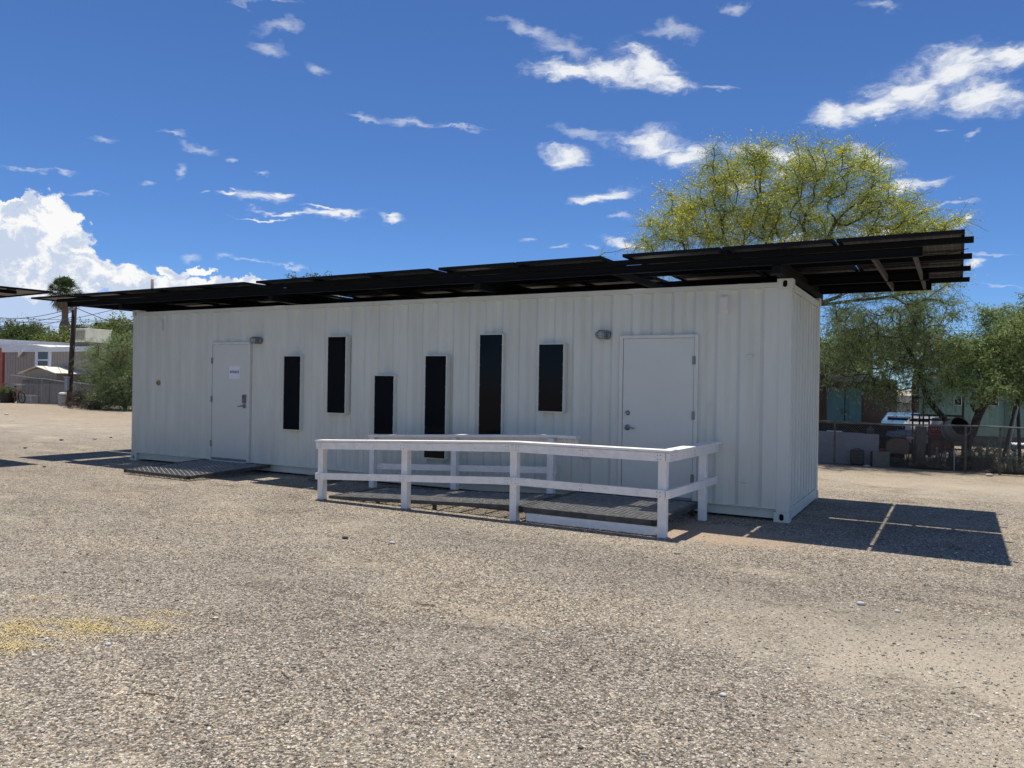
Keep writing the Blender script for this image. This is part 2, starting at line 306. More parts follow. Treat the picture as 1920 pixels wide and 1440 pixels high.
# ------------------------------------------------------------------ mesh builder
class MB:
    def __init__(s): s.v = []; s.f = []; s.m = []
    def add(s, vs, fs, mi=0):
        o = len(s.v); s.v.extend([tuple(p) for p in vs]); s.f.extend([tuple(i+o for i in f) for f in fs]); s.m.extend([mi]*len(fs)); return s
    def box(s, x0, x1, y0, y1, z0, z1, mi=0):
        vs = [(x, y, z) for z in (z0, z1) for y in (y0, y1) for x in (x0, x1)]
        return s.add(vs, [(0, 2, 3, 1), (4, 5, 7, 6), (0, 1, 5, 4), (2, 6, 7, 3), (0, 4, 6, 2), (1, 3, 7, 5)], mi)
    def bar(s, p, q, wd, h, up=(0, 0, 1), mi=0):
        p = Vector(p); q = Vector(q); d = (q-p).normalized(); up = Vector(up)
        if abs(d.dot(up)) > .98: up = Vector((0, 1, 0))
        a = d.cross(up).normalized()*wd/2; b = a.cross(d).normalized()*h/2
        vs = [p-a-b, p+a-b, p+a+b, p-a+b, q-a-b, q+a-b, q+a+b, q-a+b]
        return s.add(vs, [(0, 3, 2, 1), (4, 5, 6, 7), (0, 1, 5, 4), (1, 2, 6, 5), (2, 3, 7, 6), (3, 0, 4, 7)], mi)
    def tube(s, pts, rad, n=8, mi=0, cap=True):
        pts = [Vector(p) for p in pts]; k = len(pts)
        if not hasattr(rad, '__len__'): rad = [rad]*k
        vs = []; ref = None
        for i, p in enumerate(pts):
            d = (pts[min(i+1, k-1)]-pts[max(i-1, 0)]).normalized()
            if ref is None: ref = Vector((0, 0, 1)) if abs(d.z) < .9 else Vector((1, 0, 0))
            a = (ref - d*ref.dot(d)).normalized(); ref = a; b = d.cross(a)
            for j in range(n):
                t = 2*math.pi*j/n; vs.append(p+(a*math.cos(t)+b*math.sin(t))*rad[i])
        fs = [(i*n+j, i*n+(j+1) % n, (i+1)*n+(j+1) % n, (i+1)*n+j) for i in range(k-1) for j in range(n)]
        if cap: fs += [tuple(range(n-1, -1, -1)), tuple(range((k-1)*n, k*n))]
        return s.add(vs, fs, mi)
    def lathe(s, prof, M=None, n=24, mi=0):
        M = M or Matrix()
        vs = [M @ Vector((r*math.cos(2*math.pi*j/n), r*math.sin(2*math.pi*j/n), z)) for r, z in prof for j in range(n)]
        fs = [(i*n+j, i*n+(j+1) % n, (i+1)*n+(j+1) % n, (i+1)*n+j) for i in range(len(prof)-1) for j in range(n)]
        return s.add(vs, fs, mi)
    def blob(s, c, r, sub=2, amp=.15, mi=0, seed=0):
        bm = bmesh.new(); bmesh.ops.create_icosphere(bm, subdivisions=sub, radius=1)
        rr = random.Random(seed); ph = [rr.uniform(0, 6) for _ in range(6)]
        vs = []
        for v in bm.verts:
            k = 1+amp*(math.sin(3*v.co.x+ph[0])*math.cos(4*v.co.y+ph[1])+.6*math.sin(7*v.co.z+ph[2]+3*v.co.x)+.4*math.sin(9*v.co.y+ph[3]))
            vs.append((c[0]+v.co.x*r[0]*k, c[1]+v.co.y*r[1]*k, c[2]+v.co.z*r[2]*k))
        fs = [tuple(v.index for v in f.verts) for f in bm.faces]; bm.free()
        return s.add(vs, fs, mi)
    def build(s, name, mats, parent=None, smooth=False, bevel=0):
        if not isinstance(mats, (list, tuple)): mats = [mats]
        me = bpy.data.meshes.new(name); me.from_pydata(s.v, [], s.f)
        for m_ in mats: me.materials.append(m_)
        if len(mats) > 1: me.polygons.foreach_set('material_index', s.m)
        if smooth: me.polygons.foreach_set('use_smooth', [True]*len(me.polygons))
        me.update(); o = bpy.data.objects.new(name, me); col.objects.link(o)
        if parent:
            o.parent = parent
            o.matrix_parent_inverse = Matrix()
            # vertices are written in world space: bring them into the thing's frame
            mw = world_of(parent).inverted(); me.transform(mw)
        if bevel:
            b = o.modifiers.new('bevel', 'BEVEL'); b.width = bevel; b.segments = 2; b.limit_method = 'ANGLE'
        return o
def world_of(o):
    m = Matrix.LocRotScale(o.location, o.rotation_euler, o.scale)
    return world_of(o.parent) @ m if o.parent else m
def tag(o, label=None, cat=None, group=None, kind=None):
    if label: o['label'] = label
    if cat: o['category'] = cat
    if group: o['group'] = group
    if kind: o['kind'] = kind
    return o
def thing(name, label, cat, loc=(0, 0, 0), rz=0, group=None):
    o = bpy.data.objects.new(name, None); col.objects.link(o); o.location = loc; o.rotation_euler = (0, 0, rz); o.empty_display_size = .2
    return tag(o, label, cat, group)
def part(name, parent):
    o = bpy.data.objects.new(name, None); col.objects.link(o); o.parent = parent; return o
def copy_tree(o, parent=None):
    c = o.copy(); col.objects.link(c)
    if parent: c.parent = parent
    for ch in list(o.children): copy_tree(ch, c)
    return c
def one(mb, name, mats, label, cat, group=None, loc=None, **kw):
    "a thing that is one mesh; origin moved to loc"
    o = mb.build(name, mats, **kw)
    if loc is not None: o.data.transform(Matrix.Translation(-Vector(loc))); o.location = loc
    return tag(o, label, cat, group)

# ------------------------------------------------------------------ ground
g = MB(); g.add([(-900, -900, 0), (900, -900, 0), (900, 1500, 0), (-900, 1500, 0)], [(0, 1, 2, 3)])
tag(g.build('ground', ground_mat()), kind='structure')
# far land past the yards, so the horizon is not a knife edge
# ------------------------------------------------------------------ container
L, Wd, H = 12.192, 2.438, 2.896
box_t = thing('container_office', 'long white corrugated shipping container converted to an office, standing on gravel', 'container building')
def corrugated(length, z0, z1, depth=.036, pitch=.278, a=.072, b=.068, start=0.0):
    xs = []; x = start; k = 0
    prof = [(0, 0)]
    n = int(length//pitch); off = (length-n*pitch)/2
    pts = [(0, 0)]
    for i in range(n):
        x = off+i*pitch
        pts += [(x+.035, 0), (x+.035+b, depth), (x+.035+b+a, depth), (x+.035+2*b+a, 0)]
    pts.append((length, 0))
    return pts
def corr_wall(name, p0, direc, inward, length, z0, z1, depth=.042, pitch=.278, a=.080, b=.052, m=white_paint, par=None, **kw):
    pts = corrugated(length, z0, z1, depth, pitch, a, b); d = Vector(direc); i_ = Vector(inward); p0 = Vector(p0)
    mb = MB(); vs = []
    for z in (z0, z1):
        for x, y in pts: q = p0+d*x+i_*y; vs.append((q.x, q.y, z))
    k = len(pts); fs = [(i, i+1, k+i+1, k+i) for i in range(k-1)]
    # inner skin
    vs2 = []
    for z in (z0, z1):
        for x in (0, length): q = p0+d*x+i_*(depth+.03); vs2.append((q.x, q.y, z))
    mb.add(vs, fs); mb.add(vs2, [(0, 1, 3, 2)])
    return mb.build(name, m, par, **kw)
corr_wall('front_wall', (.155, .012, 0), (1, 0, 0), (0, 1, 0), L-.31, .15, 2.80, par=box_t)
corr_wall('back_wall', (L-.155, Wd-.012, 0), (-1, 0, 0), (0, -1, 0), L-.31, .15, 2.80, par=box_t)
corr_wall('end_wall', (L-.02, .155, 0), (0, 1, 0), (-1, 0, 0), Wd-.31, .155, 2.76, depth=.055, pitch=.236, a=.07, b=.03, par=box_t)
corr_wall('end_wall', (.02, Wd-.155, 0), (0, -1, 0), (1, 0, 0), Wd-.31, .155, 2.76, depth=.055, pitch=.236, a=.07, b=.03, par=box_t)
rf = MB(); rf.box(.05, L-.05, .05, Wd-.05, 2.83, 2.845); rf.build('roof', white_paint, box_t)
fl = MB(); fl.box(.1, L-.1, .1, Wd-.1, .08, .16); fl.build('floor_frame', white_paint, box_t)
for y0, y1 in ((.004, .055), (Wd-.055, Wd-.004)):
    m_ = MB(); m_.box(.16, L-.16, y0, y1, 2.795, 2.857); m_.box(.16, L-.16, min(y0, y1)-.004 if y0 < 1 else y0, y1 if y0 < 1 else y1+.004, 2.790, 2.80)
    m_.build('top_side_rail', white_paint, box_t, bevel=.004)
    m_ = MB()
    if y0 < 1: m_.box(.16, L-.16, .062, .11, .03, .148); m_.box(.16, L-.16, .004, .075, .148, .158)
    else: m_.box(.16, L-.16, Wd-.075, Wd-.028, .03, .148); m_.box(.16, L-.16, Wd-.075, Wd-.004, .148, .158)
    m_.build('bottom_side_rail', white_paint, box_t, bevel=.003)
for x0, x1 in ((.004, .075), (L-.075, L-.004)):
    m_ = MB(); m_.box(x0, x1, .16, Wd-.16, 2.765, 2.845); m_.build('top_end_rail', white_paint, box_t, bevel=.004)
    m_ = MB(); m_.box(x0, x1, .16, Wd-.16, .02, .155); m_.build('bottom_end_rail', white_paint, box_t, bevel=.004)
for x in (0, L-.162):
    for y in (0, Wd-.162):
        m_ = MB(); m_.box(x+.006, x+.156, y+.006, y+.156, .118, H-.118); m_.build('corner_post', white_paint, box_t, bevel=.008)
def casting(x, y, z, fx, fy):
    "corner casting with the stadium-shaped holes; shell of plates round a dark hollow"
    bm = bmesh.new(); w_, d_, h_ = .178, .162, .118
    mb = MB()
    X0, X1, Y0, Y1 = x, x+w_, y, y+d_
    # face plates with a hole: ring between a stadium and the plate's edge
    def plate(o, U, V, Wp, Hp, hw, hh, nrm):
        o = Vector(o); U = Vector(U); V = Vector(V); N = Vector(nrm)
        n = 24; inner = []; outer = []
        for i in range(n):
            t = 2*math.pi*(i+.5)/n; c, s_ = math.cos(t), math.sin(t)
            r_ = min(hw, hh); px = r_*c + (0 if hw <= hh else math.copysign(hw-hh, c)); py = r_*s_ + (0 if hh <= hw else math.copysign(hh-hw, s_))
            inner.append((px, py))
            k = min(Wp/2/abs(c) if abs(c) > 1e-6 else 9, Hp/2/abs(s_) if abs(s_) > 1e-6 else 9); outer.append((k*c, k*s_))
        cs = [(Wp/2, Hp/2), (-Wp/2, Hp/2), (-Wp/2, -Hp/2), (Wp/2, -Hp/2)]
        for cx, cy in cs:
            j = min(range(n), key=lambda i: (outer[i][0]-cx)**2+(outer[i][1]-cy)**2); outer[j] = (cx, cy)
        vs = [o+U*a+V*b for a, b in inner]+[o+U*a+V*b for a, b in outer]+[o+U*a+V*b-N*.03 for a, b in inner]
        mb.add(vs, [(i, (i+1) % n, n+(i+1) % n, n+i) for i in range(n)], 0)
        mb.add(vs, [(i, 2*n+i, 2*n+(i+1) % n, (i+1) % n) for i in range(n)], 0)
    cx, cy, cz = (X0+X1)/2, (Y0+Y1)/2, z+h_/2
    fyn = -1 if fy == 0 else 1; fxn = -1 if fx == 0 else 1
    plate((cx, Y0 if fyn < 0 else Y1, cz), (1, 0, 0), (0, 0, 1), w_, h_, .0275, .042, (0, fyn, 0))
    plate((X0 if fxn < 0 else X1, cy, cz), (0, 1, 0), (0, 0, 1), d_, h_, .027, .038, (fxn, 0, 0))
    mb.add([(X0, Y0, z+h_), (X1, Y0, z+h_), (X1, Y1, z+h_), (X0, Y1, z+h_)], [(0, 1, 2, 3)])
    mb.add([(X0, Y0, z), (X1, Y0, z), (X1, Y1, z), (X0, Y1, z)], [(0, 3, 2, 1)])
    bx = X1 if fxn < 0 else X0; by = Y1 if fyn < 0 else Y0
    mb.add([(bx, Y0, z), (bx, Y1, z), (bx, Y1, z+h_), (bx, Y0, z+h_)], [(0, 1, 2, 3)])
    mb.add([(X0, by, z), (X1, by, z), (X1, by, z+h_), (X0, by, z+h_)], [(0, 1, 2, 3)])
    i_ = .035; mb.box(X0+i_, X1-i_, Y0+i_, Y1-i_, z+.004, z+h_-.004, 1)
    mb.build('corner_casting', [white_paint, dark_hole], box_t)
for z in (0, H-.118):
    for x, fx in ((-.004, 0), (L-.174, 1)):
        for y, fy in ((-.004, 0), (Wd-.158, 1)): casting(x, y, z, fx, fy)
# vents
for x, z in ((.82, 2.60), (11.39, 2.62)):
    m_ = MB(); m_.box(x-.045, x+.045, -.022, .03, z-.085, z+.085); m_.box(x-.055, x+.055, -.008, .03, z-.115, z+.10)
    m_.box(x-.03, x+.03, -.026, -.022, z-.08, z-.05); m_.build('vent_cover', frame_paint, box_t, bevel=.008)
# small capped cable entry with rusty foam
ce = MB(); Mx = Matrix.Translation((.787, -.002, 1.505)) @ Matrix.Rotation(R(90), 4, 'X')
ce.lathe([(0, .03), (.012, .03), (.028, .024), (.045, .012), (.05, 0), (.05, -.01)], Mx, 16); ce.lathe([(0, .034), (.016, .034), (.018, .026)], Mx, 12, 1)
ce.build('cable_entry', [mat('foam_orange', (.36, .24, .11), .9, var=.3, vscale=60), dark_hole], box_t, smooth=False)
# lock-box dents and weld plates: shallow real pads
for x, z in ((11.70, 1.98), (11.66, .45), (9.55, .62)):
    m_ = MB(); m_.blob((x, .012, z), (.05, .012, .022), 2, .1, seed=int(x*10)); m_.build('weld_plate', white_paint, box_t, smooth=True)

# windows: narrow fixed lights in proud metal boxes
def window(x0, x1, z0, z1):
    P_ = .068; t = .013
    fr = MB(); X0, X1, Z0, Z1 = x0-t, x1+t, z0-t, z1+t
    fr.box(X0, x0, -P_, .045, Z0, Z1); fr.box(x1, X1, -P_, .045, Z0, Z1)
    fr.box(x0, x1, -P_, .045, Z0, z0); fr.box(x0, x1, -P_, .045, z1, Z1)
    for i in range(5):
        for xx in (x0+.008, x1-.008):
            zz = z0+(i+.5)*(z1-z0)/5; fr.box(xx-.006, xx+.006, -P_+.001, -P_+.006, zz-.006, zz+.006, 1)
    wn = fr.build('window', [frame_paint, galv], box_t, bevel=.002)
    gl = MB(); gl.box(x0, x1, -P_+.006, -P_+.012, z0, z1); gl.build('pane', glass_dark, wn)
    br = MB(); br.box(x0, x1, -P_+.012, .04, z0, z1); br.build('backing', dark_hole, wn)
def front(u, v): p = at(u, v, -.068); return p.x, p.z
for (ul, ur, vt, vb) in ((531.5, 563, 668, 804.5), (614, 648, 632, 773.5), (701, 738.5, 704.5, 813.5), (796.5, 836, 667.5, 857.5), (898.5, 941.5, 628, 814.5), (1009.5, 1056.5, 646, 770.5)):
    a = front(ul, vt); b = front(ur, (vt+vb)/2); c = front(ul-1.5, vb)
    xm = (a[0]+b[0]-.0)/2
    window(xm-.185, xm+.185, c[1], a[1])

# doors
def door(x0, x1, z0, z1, hinge_right, keypad):
    fx0, fx1, fz = x0-.052, x1+.052, z1+.045
    fr = MB()
    fr.box(fx0, x0-.003, -.030, .06, z0-.03, fz); fr.box(x1+.003, fx1, -.030, .06, z0-.03, fz); fr.box(x0-.003, x1+.003, -.030, .06, z1+.003, fz)
    fr.box(x0-.003, x1+.003, -.045, .06, z0-.035, z0-.012)
    fo = fr.build('door_frame', frame_paint, box_t, bevel=.003)
    d = MB(); d.box(x0+.003, x1-.003, -.018, .03, z0, z1); do = d.build('door', door_paint, box_t, bevel=.002)
    gp = MB(); gp.box(x0-.004, x1+.004, .03, .05, z0-.01, z1+.004); gp.build('door_gap', dark_hole, do)
    sw = MB(); sw.box(x0+.01, x1-.01, -.034, -.018, z0+.002, z0+.035); sw.build('door_sweep', galv, do, bevel=.002)
    hx = x1+.002 if hinge_right else x0-.002
    for hz in (z0+.28, (z0+z1)/2+.05, z1-.28):
        h_ = MB(); h_.tube([(hx, -.034, hz-.055), (hx, -.034, hz+.055)], .008, 8); h_.box(hx-.022, hx+.022, -.034, -.030, hz-.05, hz+.05); h_.build('hinge', galv, do)
    sx_ = -1 if hinge_right else 1          # lock side
    lx = x0+.072 if hinge_right else x1-.072
    lz = 1.05 if hinge_right else 1.13
    if keypad:
        k = MB(); k.box(lx-.035, lx+.035, -.05, -.018, lz+.05, lz+.20); k.box(lx-.022, lx+.022, -.062, -.05, lz+.07, lz+.125)
        for r_ in range(4):
            for q in range(3): k.box(lx-.018+q*.014, lx-.010+q*.014, -.055, -.05, lz+.14+r_*.013, lz+.148+r_*.013, 1)
        k.build('keypad_lock', [steel, rubber], do, bevel=.004)
    else:
        db_ = MB(); db_.lathe([(0, .030), (.018, .030), (.026, .022), (.032, .004), (.033, 0)], Matrix.Translation((lx, -.018, lz+.19)) @ Matrix.Rotation(R(90), 4, 'X'), 20); db_.build('deadbolt', steel, do, smooth=True)
    hd = MB(); hd.lathe([(0, .016), (.034, .014), (.038, .004), (.038, 0)], Matrix.Translation((lx, -.018, lz)) @ Matrix.Rotation(R(90), 4, 'X'), 20)
    hd.tube([(lx, -.018, lz), (lx, -.070, lz)], .012, 10)
    dr = 1 if hinge_right else -1
    hd.tube([(lx-.012*dr, -.070, lz), (lx+.03*dr, -.076, lz+.003), (lx+.115*dr, -.072, lz-.006)], [.013, .011, .008], 8)
    hd.build('handle', steel, do, smooth=True)
    return do
d1 = door(2.285, 3.185, .165, 2.205, False, True); tag(d1, 'left door with the paper notice and a keypad lock')
d2 = door(10.095, 11.035, .165, 2.205, True, False); tag(d2, 'right door behind the ramp landing with a plain lever')
# bulkhead lights
def wall_light(x, z):
    b = MB(); b.lathe([(0, .02), (.052, .018), (.062, 0), (.062, -.05)], Matrix.Translation((x, -.0, z)) @ Matrix.Rotation(R(90), 4, 'X'), 20)
    bo = b.build('wall_light', galv, box_t, smooth=False)
    cx = x-.045
    l_ = MB(); l_.tube([(x+.005, -.055, z), (cx-.0, -.062, z), (cx-.02, -.062, z), (cx-.045, -.060, z), (cx-.062, -.058, z)], [.046, .050, .048, .034, .008], 14)
    l_.build('glass_jar', mat('frosted_glass', (.42, .44, .45), .25, var=.1, vscale=30), bo, smooth=True)
    c_ = MB()
    for k in range(6):
        t = k*math.pi/3+.3; q = lambda r, xx: (xx, -.062+r*math.cos(t), z+r*math.sin(t))
        c_.tube([q(.056, x+.01), q(.058, cx), q(.055, cx-.028), q(.036, cx-.06), q(.004, cx-.074)], .005, 5)
    for xx, r_ in ((x+.005, .058), (cx-.022, .057)):
        c_.tube([(xx, -.062+r_*math.cos(a_), z+r_*math.sin(a_)) for a_ in [i*math.pi/8 for i in range(17)]], .005, 5, cap=False)
    c_.box(x-.012, x+.03, -.075, -.02, z-.055, z+.055)
    c_.build('cage', steel, bo)
wall_light(3.40, 2.275); wall_light(9.835, 2.265)

# paper notice
ps = thing('paper_notice', 'white paper notice reading ENTRANCE taped to the left door', 'sign', (2.855, -.02, 1.72))
m_ = MB(); m_.box(2.72, 2.985, -.0215, -.0195, 1.605, 1.83); m_.build('sheet', paper, ps)
def text(body, size, loc, rot, material, parent, name='lettering', bold=.0, sx=1):
    cu = bpy.data.curves.new(name, 'FONT'); cu.body = body; cu.size = size; cu.align_x = 'CENTER'; cu.align_y = 'CENTER'; cu.extrude = .0004; cu.offset = bold
    t_ = bpy.data.objects.new('tmp', cu); col.objects.link(t_); dg = bpy.context.evaluated_depsgraph_get()
    me = bpy.data.meshes.new_from_object(t_.evaluated_get(dg)); bpy.data.objects.remove(t_)
    me.name = name; me.materials.clear(); me.materials.append(material)
    me.transform(Matrix.Translation(loc) @ Matrix.Rotation(R(90), 4, 'X') @ Matrix.Diagonal((sx, 1, 1, 1)))
    o = bpy.data.objects.new(name, me); col.objects.link(o); o.parent = parent; me.transform(world_of(parent).inverted()); return o
text('ENTRANCE', .062, (2.853, -.0222, 1.722), None, ink, ps, bold=.0016, sx=.72)

# ------------------------------------------------------------------ solar canopy
def solar_canopy(label):
    t = thing('solar_canopy', label, 'solar canopy', (6.096, 1.23, 2.896), R(-.75))
    T = Matrix.Translation(t.location) @ t.rotation_euler.to_matrix().to_4x4()
    rows = ((-1.88, -.035), (.03, 1.79))
    # column spans along the length, local x
    ox = 6.096
    spans = [(-2.46, -1.21)]
    def grp(a, b, k): wd = (b-a+.03)/k; spans.extend((a+i*wd, a+(i+1)*wd-.03) for i in range(k))
    grp(-.97, 3.74, 4); grp(4.02, 7.46, 3); grp(7.62, 10.06, 2); grp(10.35, 13.96, 3)
    proto = {}
    for x0, x1 in spans:
        for y0, y1 in rows:
            wx, wy = x1-x0, y1-y0; key = (round(wx, 2), round(wy, 2))
            if key not in proto:
                m_ = MB(); f_ = .03; hw, hy = wx/2, wy/2
                m_.box(-hw, hw, -hy, -hy+f_, 0, .036); m_.box(-hw, hw, hy-f_, hy, 0, .036); m_.box(-hw, -hw+f_, -hy+f_, hy-f_, 0, .036); m_.box(hw-f_, hw, -hy+f_, hy-f_, 0, .036)
                m_.box(-hw+f_, hw-f_, -hy+f_, hy-f_, .022, .028, 1); m_.box(-hw+f_, hw-f_, -hy+f_, hy-f_, .0285, .034, 2)
                m_.box(-.05, .05, hy-.30, hy-.16, .004, .0215, 3)
                me = bpy.data.meshes.new('solar_panel'); me.from_pydata(m_.v, [], m_.f)
                for q in (panel_frame, solar_sheet, solar_glass, rubber): me.materials.append(q)
                me.polygons.foreach_set('material_index', m_.m); me.update(); proto[key] = me
            o = bpy.data.objects.new('solar_panel', proto[key]); col.objects.link(o); o.parent = t
            o.location = ((x0+x1)/2-ox, (y0+y1)/2, 3.160-2.896)
    def lb(name, x0, x1, y0, y1, z0, z1, m_=black_steel):
        b = MB(); b.box(x0-ox, x1-ox, y0, y1, z0-2.896, z1-2.896); o = b.build(name, m_, bevel=.003); o.parent = t; return o
    for y in (-1.66, -.55, .47, 1.60): lb('rail', -1.9, 14.04, y-.025, y+.025, 3.094, 3.156)
    for y in (-1.60, .44, 1.55):
        b = MB(); x0, x1 = -1.6-ox, 13.58-ox; z0, z1 = 2.996-2.896, 3.092-2.896; tw = .035
        b.box(x0, x1, y-tw, y+tw, z1-.008, z1); b.box(x0, x1, y-tw, y+tw, z0, z0+.008); b.box(x0, x1, y-.006, y+.006, z0+.008, z1-.008)
        b.box(x1-.004, x1+.002, y-tw, y+tw, z0+.0, z1); b.box(x0-.002, x0+.004, y-tw, y+tw, z0, z1)
        o = b.build('beam', beam_steel); o.parent = t
    for x in (-1.3, .08, 2.1, 4.1, 6.1, 8.1, 10.1, 12.10): 
        for ya, yb in ((-1.56, .40), (.48, 1.51)): lb('joist', x-.03, x+.03, ya, yb, 3.0, 3.085, beam_steel)
    for x in (13.10, 13.50):
        for ya, yb in ((-1.56, .40), (.48, 1.51)): lb('joist', x-.016, x+.016, ya, yb, 3.0, 3.085, cross_steel)
    for x in (.085, 4.07, 8.1, 12.11): lb('bearer', x-.05, x+.05, -1.62, 1.58, 2.898, 2.993, beam_steel)
    # hanging wires under the panels
    for k, x in enumerate((13.4, 12.9, 12.2, 11.3, 9.6, 8.9, 7.1, 5.6, 3.2, 1.4)):
        for y in (-.9, .9):
            wr = MB(); wr.tube([(x-ox+a*.6, y+.08*math.sin(3*a+k), .262-.035*math.sin(a*math.pi)) for a in [i/8 for i in range(9)]], .005, 5)
            o = wr.build('cable', rubber); o.parent = t
    return t
canopy = solar_canopy('black solar panel canopy laid over the white container')
nb = copy_tree(canopy)
nb['label'] = 'tip of a second black solar canopy reaching in at the left edge'
nb['group'] = 'solar canopies'; canopy['group'] = 'solar canopies'
# its long axis runs toward the viewer; its far right corner stands close to our canopy's left end
nbR = R(-90-4); tip_local = Vector((-2.46-6.096, 1.79, 0))
nb.rotation_euler = (0, 0, nbR)
c_, s_ = math.cos(nbR), math.sin(nbR); tx = Vector((c_*tip_local.x-s_*tip_local.y, s_*tip_local.x+c_*tip_local.y, 0))
nb.location = Vector((-.93, -1.0, 2.90))-tx

# ------------------------------------------------------------------ ramps
def grating(quad, pitch=.042, bw=.009, bh=.012, name='grating', par=None, sink=.004, m=grate_steel):
    a, b, c, d = [Vector(p) for p in quad]      # a->b along s, a->d along t
    ls = (b-a).length; lt = (d-a).length
    def P(s_, t_): return a*(1-s_/ls)*(1-t_/lt)+b*(s_/ls)*(1-t_/lt)+c*(s_/ls)*(t_/lt)+d*(1-s_/ls)*(t_/lt)
    mb = MB()
    for sl_ in (.55, -.55):          # dt/ds slopes of the diamond mesh
        k = int((lt+abs(sl_)*ls)/pitch)+2
        for i in range(-k, 2*k):
            t0 = i*pitch*1.0 if sl_ > 0 else i*pitch
            # line t = t0 + sl*s ; clip
            s0, s1 = 0., ls
            ta, tb = t0+sl_*s0, t0+sl_*s1
            pts = []
            lo, hi = 0., ls
            if sl_ > 0: lo = max(lo, (0-t0)/sl_); hi = min(hi, (lt-t0)/sl_)
            else: lo = max(lo, (lt-t0)/sl_); hi = min(hi, (0-t0)/sl_)
            if hi-lo < .02: continue
            dz = Vector((0, 0, -sink-(.003 if sl_ > 0 else 0)-bh/2))
            mb.bar(P(lo, t0+sl_*lo)+dz, P(hi, t0+sl_*hi)+dz, bw, bh)
    return mb.build(name, m, par)
def frame_quad(quad, wd, h, par, name='edge_frame', m=grate_frame, caps=True):
    mb = MB(); q = [Vector(p) for p in quad]; n = 4
    for i in range(4):
        a, b = q[i], q[(i+1) % 4]; dd = (b-a).normalized()
        mb.bar(a+Vector((0, 0, -h/2)), b+Vector((0, 0, -h/2)), wd, h)
    o = mb.build(name, m, par)
    if caps:
        cm = MB()
        for p in q[:2]:
            cm.box(p.x-wd/2-.004, p.x+wd/2+.004, p.y-wd/2-.006, p.y+.01, p.z-h-.003, p.z+.003)
        cm.build('end_cap', rubber, par, bevel=.003)
    return o
r1 = thing('door_ramp', 'low dark metal ramp of diamond grating lying at the left door', 'ramp', (2.8, -.8, 0))
q1 = [(1.93, -1.43, .078), (3.50, -1.46, .078), (3.72, -.02, .15), (2.10, -.02, .15)]
frame_quad(q1, .045, .05, r1); grating(q1, par=r1, pitch=.07, bw=.012)
cb = MB()
for k in (.33, .66):
    a = Vector(q1[0]).lerp(Vector(q1[1]), k); b = Vector(q1[3]).lerp(Vector(q1[2]), k); cb.bar(a+Vector((0, 0, -.04)), b+Vector((0, 0, -.04)), .035, .04)
cb.build('cross_bar', grate_frame, r1)

r2 = thing('entrance_ramp', 'dark metal grating ramp and landing in front of the right door', 'ramp', (9.2, -1, 0))
lz = .172
pl = [(9.50, -1.655, lz), (11.10, -1.655, lz), (11.14, -.09, lz), (9.50, -.09, lz)]
o = frame_quad(pl, .05, .06, r2, 'landing_frame'); grating(pl, par=r2, name='landing_grating', pitch=.07, bw=.012)
rq = [(6.48, -1.56, .035), (9.42, -1.56, .165), (9.42, -.44, .165), (6.55, -.44, .035)]
frame_quad(rq, .04, .045, r2, 'ramp_frame', caps=False); grating(rq, par=r2, name='ramp_grating', pitch=.07, bw=.012)
cb = MB()
for k in np.linspace(.08, .92, 9):
    a = Vector(rq[0]).lerp(Vector(rq[1]), k); b = Vector(rq[3]).lerp(Vector(rq[2]), k); cb.bar(a+Vector((0, 0, -.035)), b+Vector((0, 0, -.035)), .035, .03)
for k in (.25, .5, .75):
    a = Vector(pl[0]).lerp(Vector(pl[1]), k); b = Vector(pl[3]).lerp(Vector(pl[2]), k); cb.bar(a+Vector((0, 0, -.04)), b+Vector((0, 0, -.04)), .035, .04)
cb.build('cross_bar', grate_frame, r2)
kb = MB(); kb.box(9.56, 11.12, -1.67, -1.63, .01, .105); kb.build('skirt_board', wood_white, r2, bevel=.004)
ft = MB()
for x in (9.55, 11.08):
    for y in (-1.6, -.15): ft.box(x-.02, x+.02, y-.02, y+.02, .0, lz-.06)
for x, z in ((8.2, .10), (7.3, .06)):
    for y in (-1.55, -.45): ft.box(x-.02, x+.02, y-.02, y+.02, 0, z-.01)
ft.build('foot', grate_frame, r2)
bl = MB(); bl.box(4.92, 5.40, -.34, -.06, .0, .085)
one(bl, 'timber_block', block_wood, 'dark weathered timber block lying by the container between the ramps', 'wood block', loc=(5.16, -.2, 0), bevel=.006)

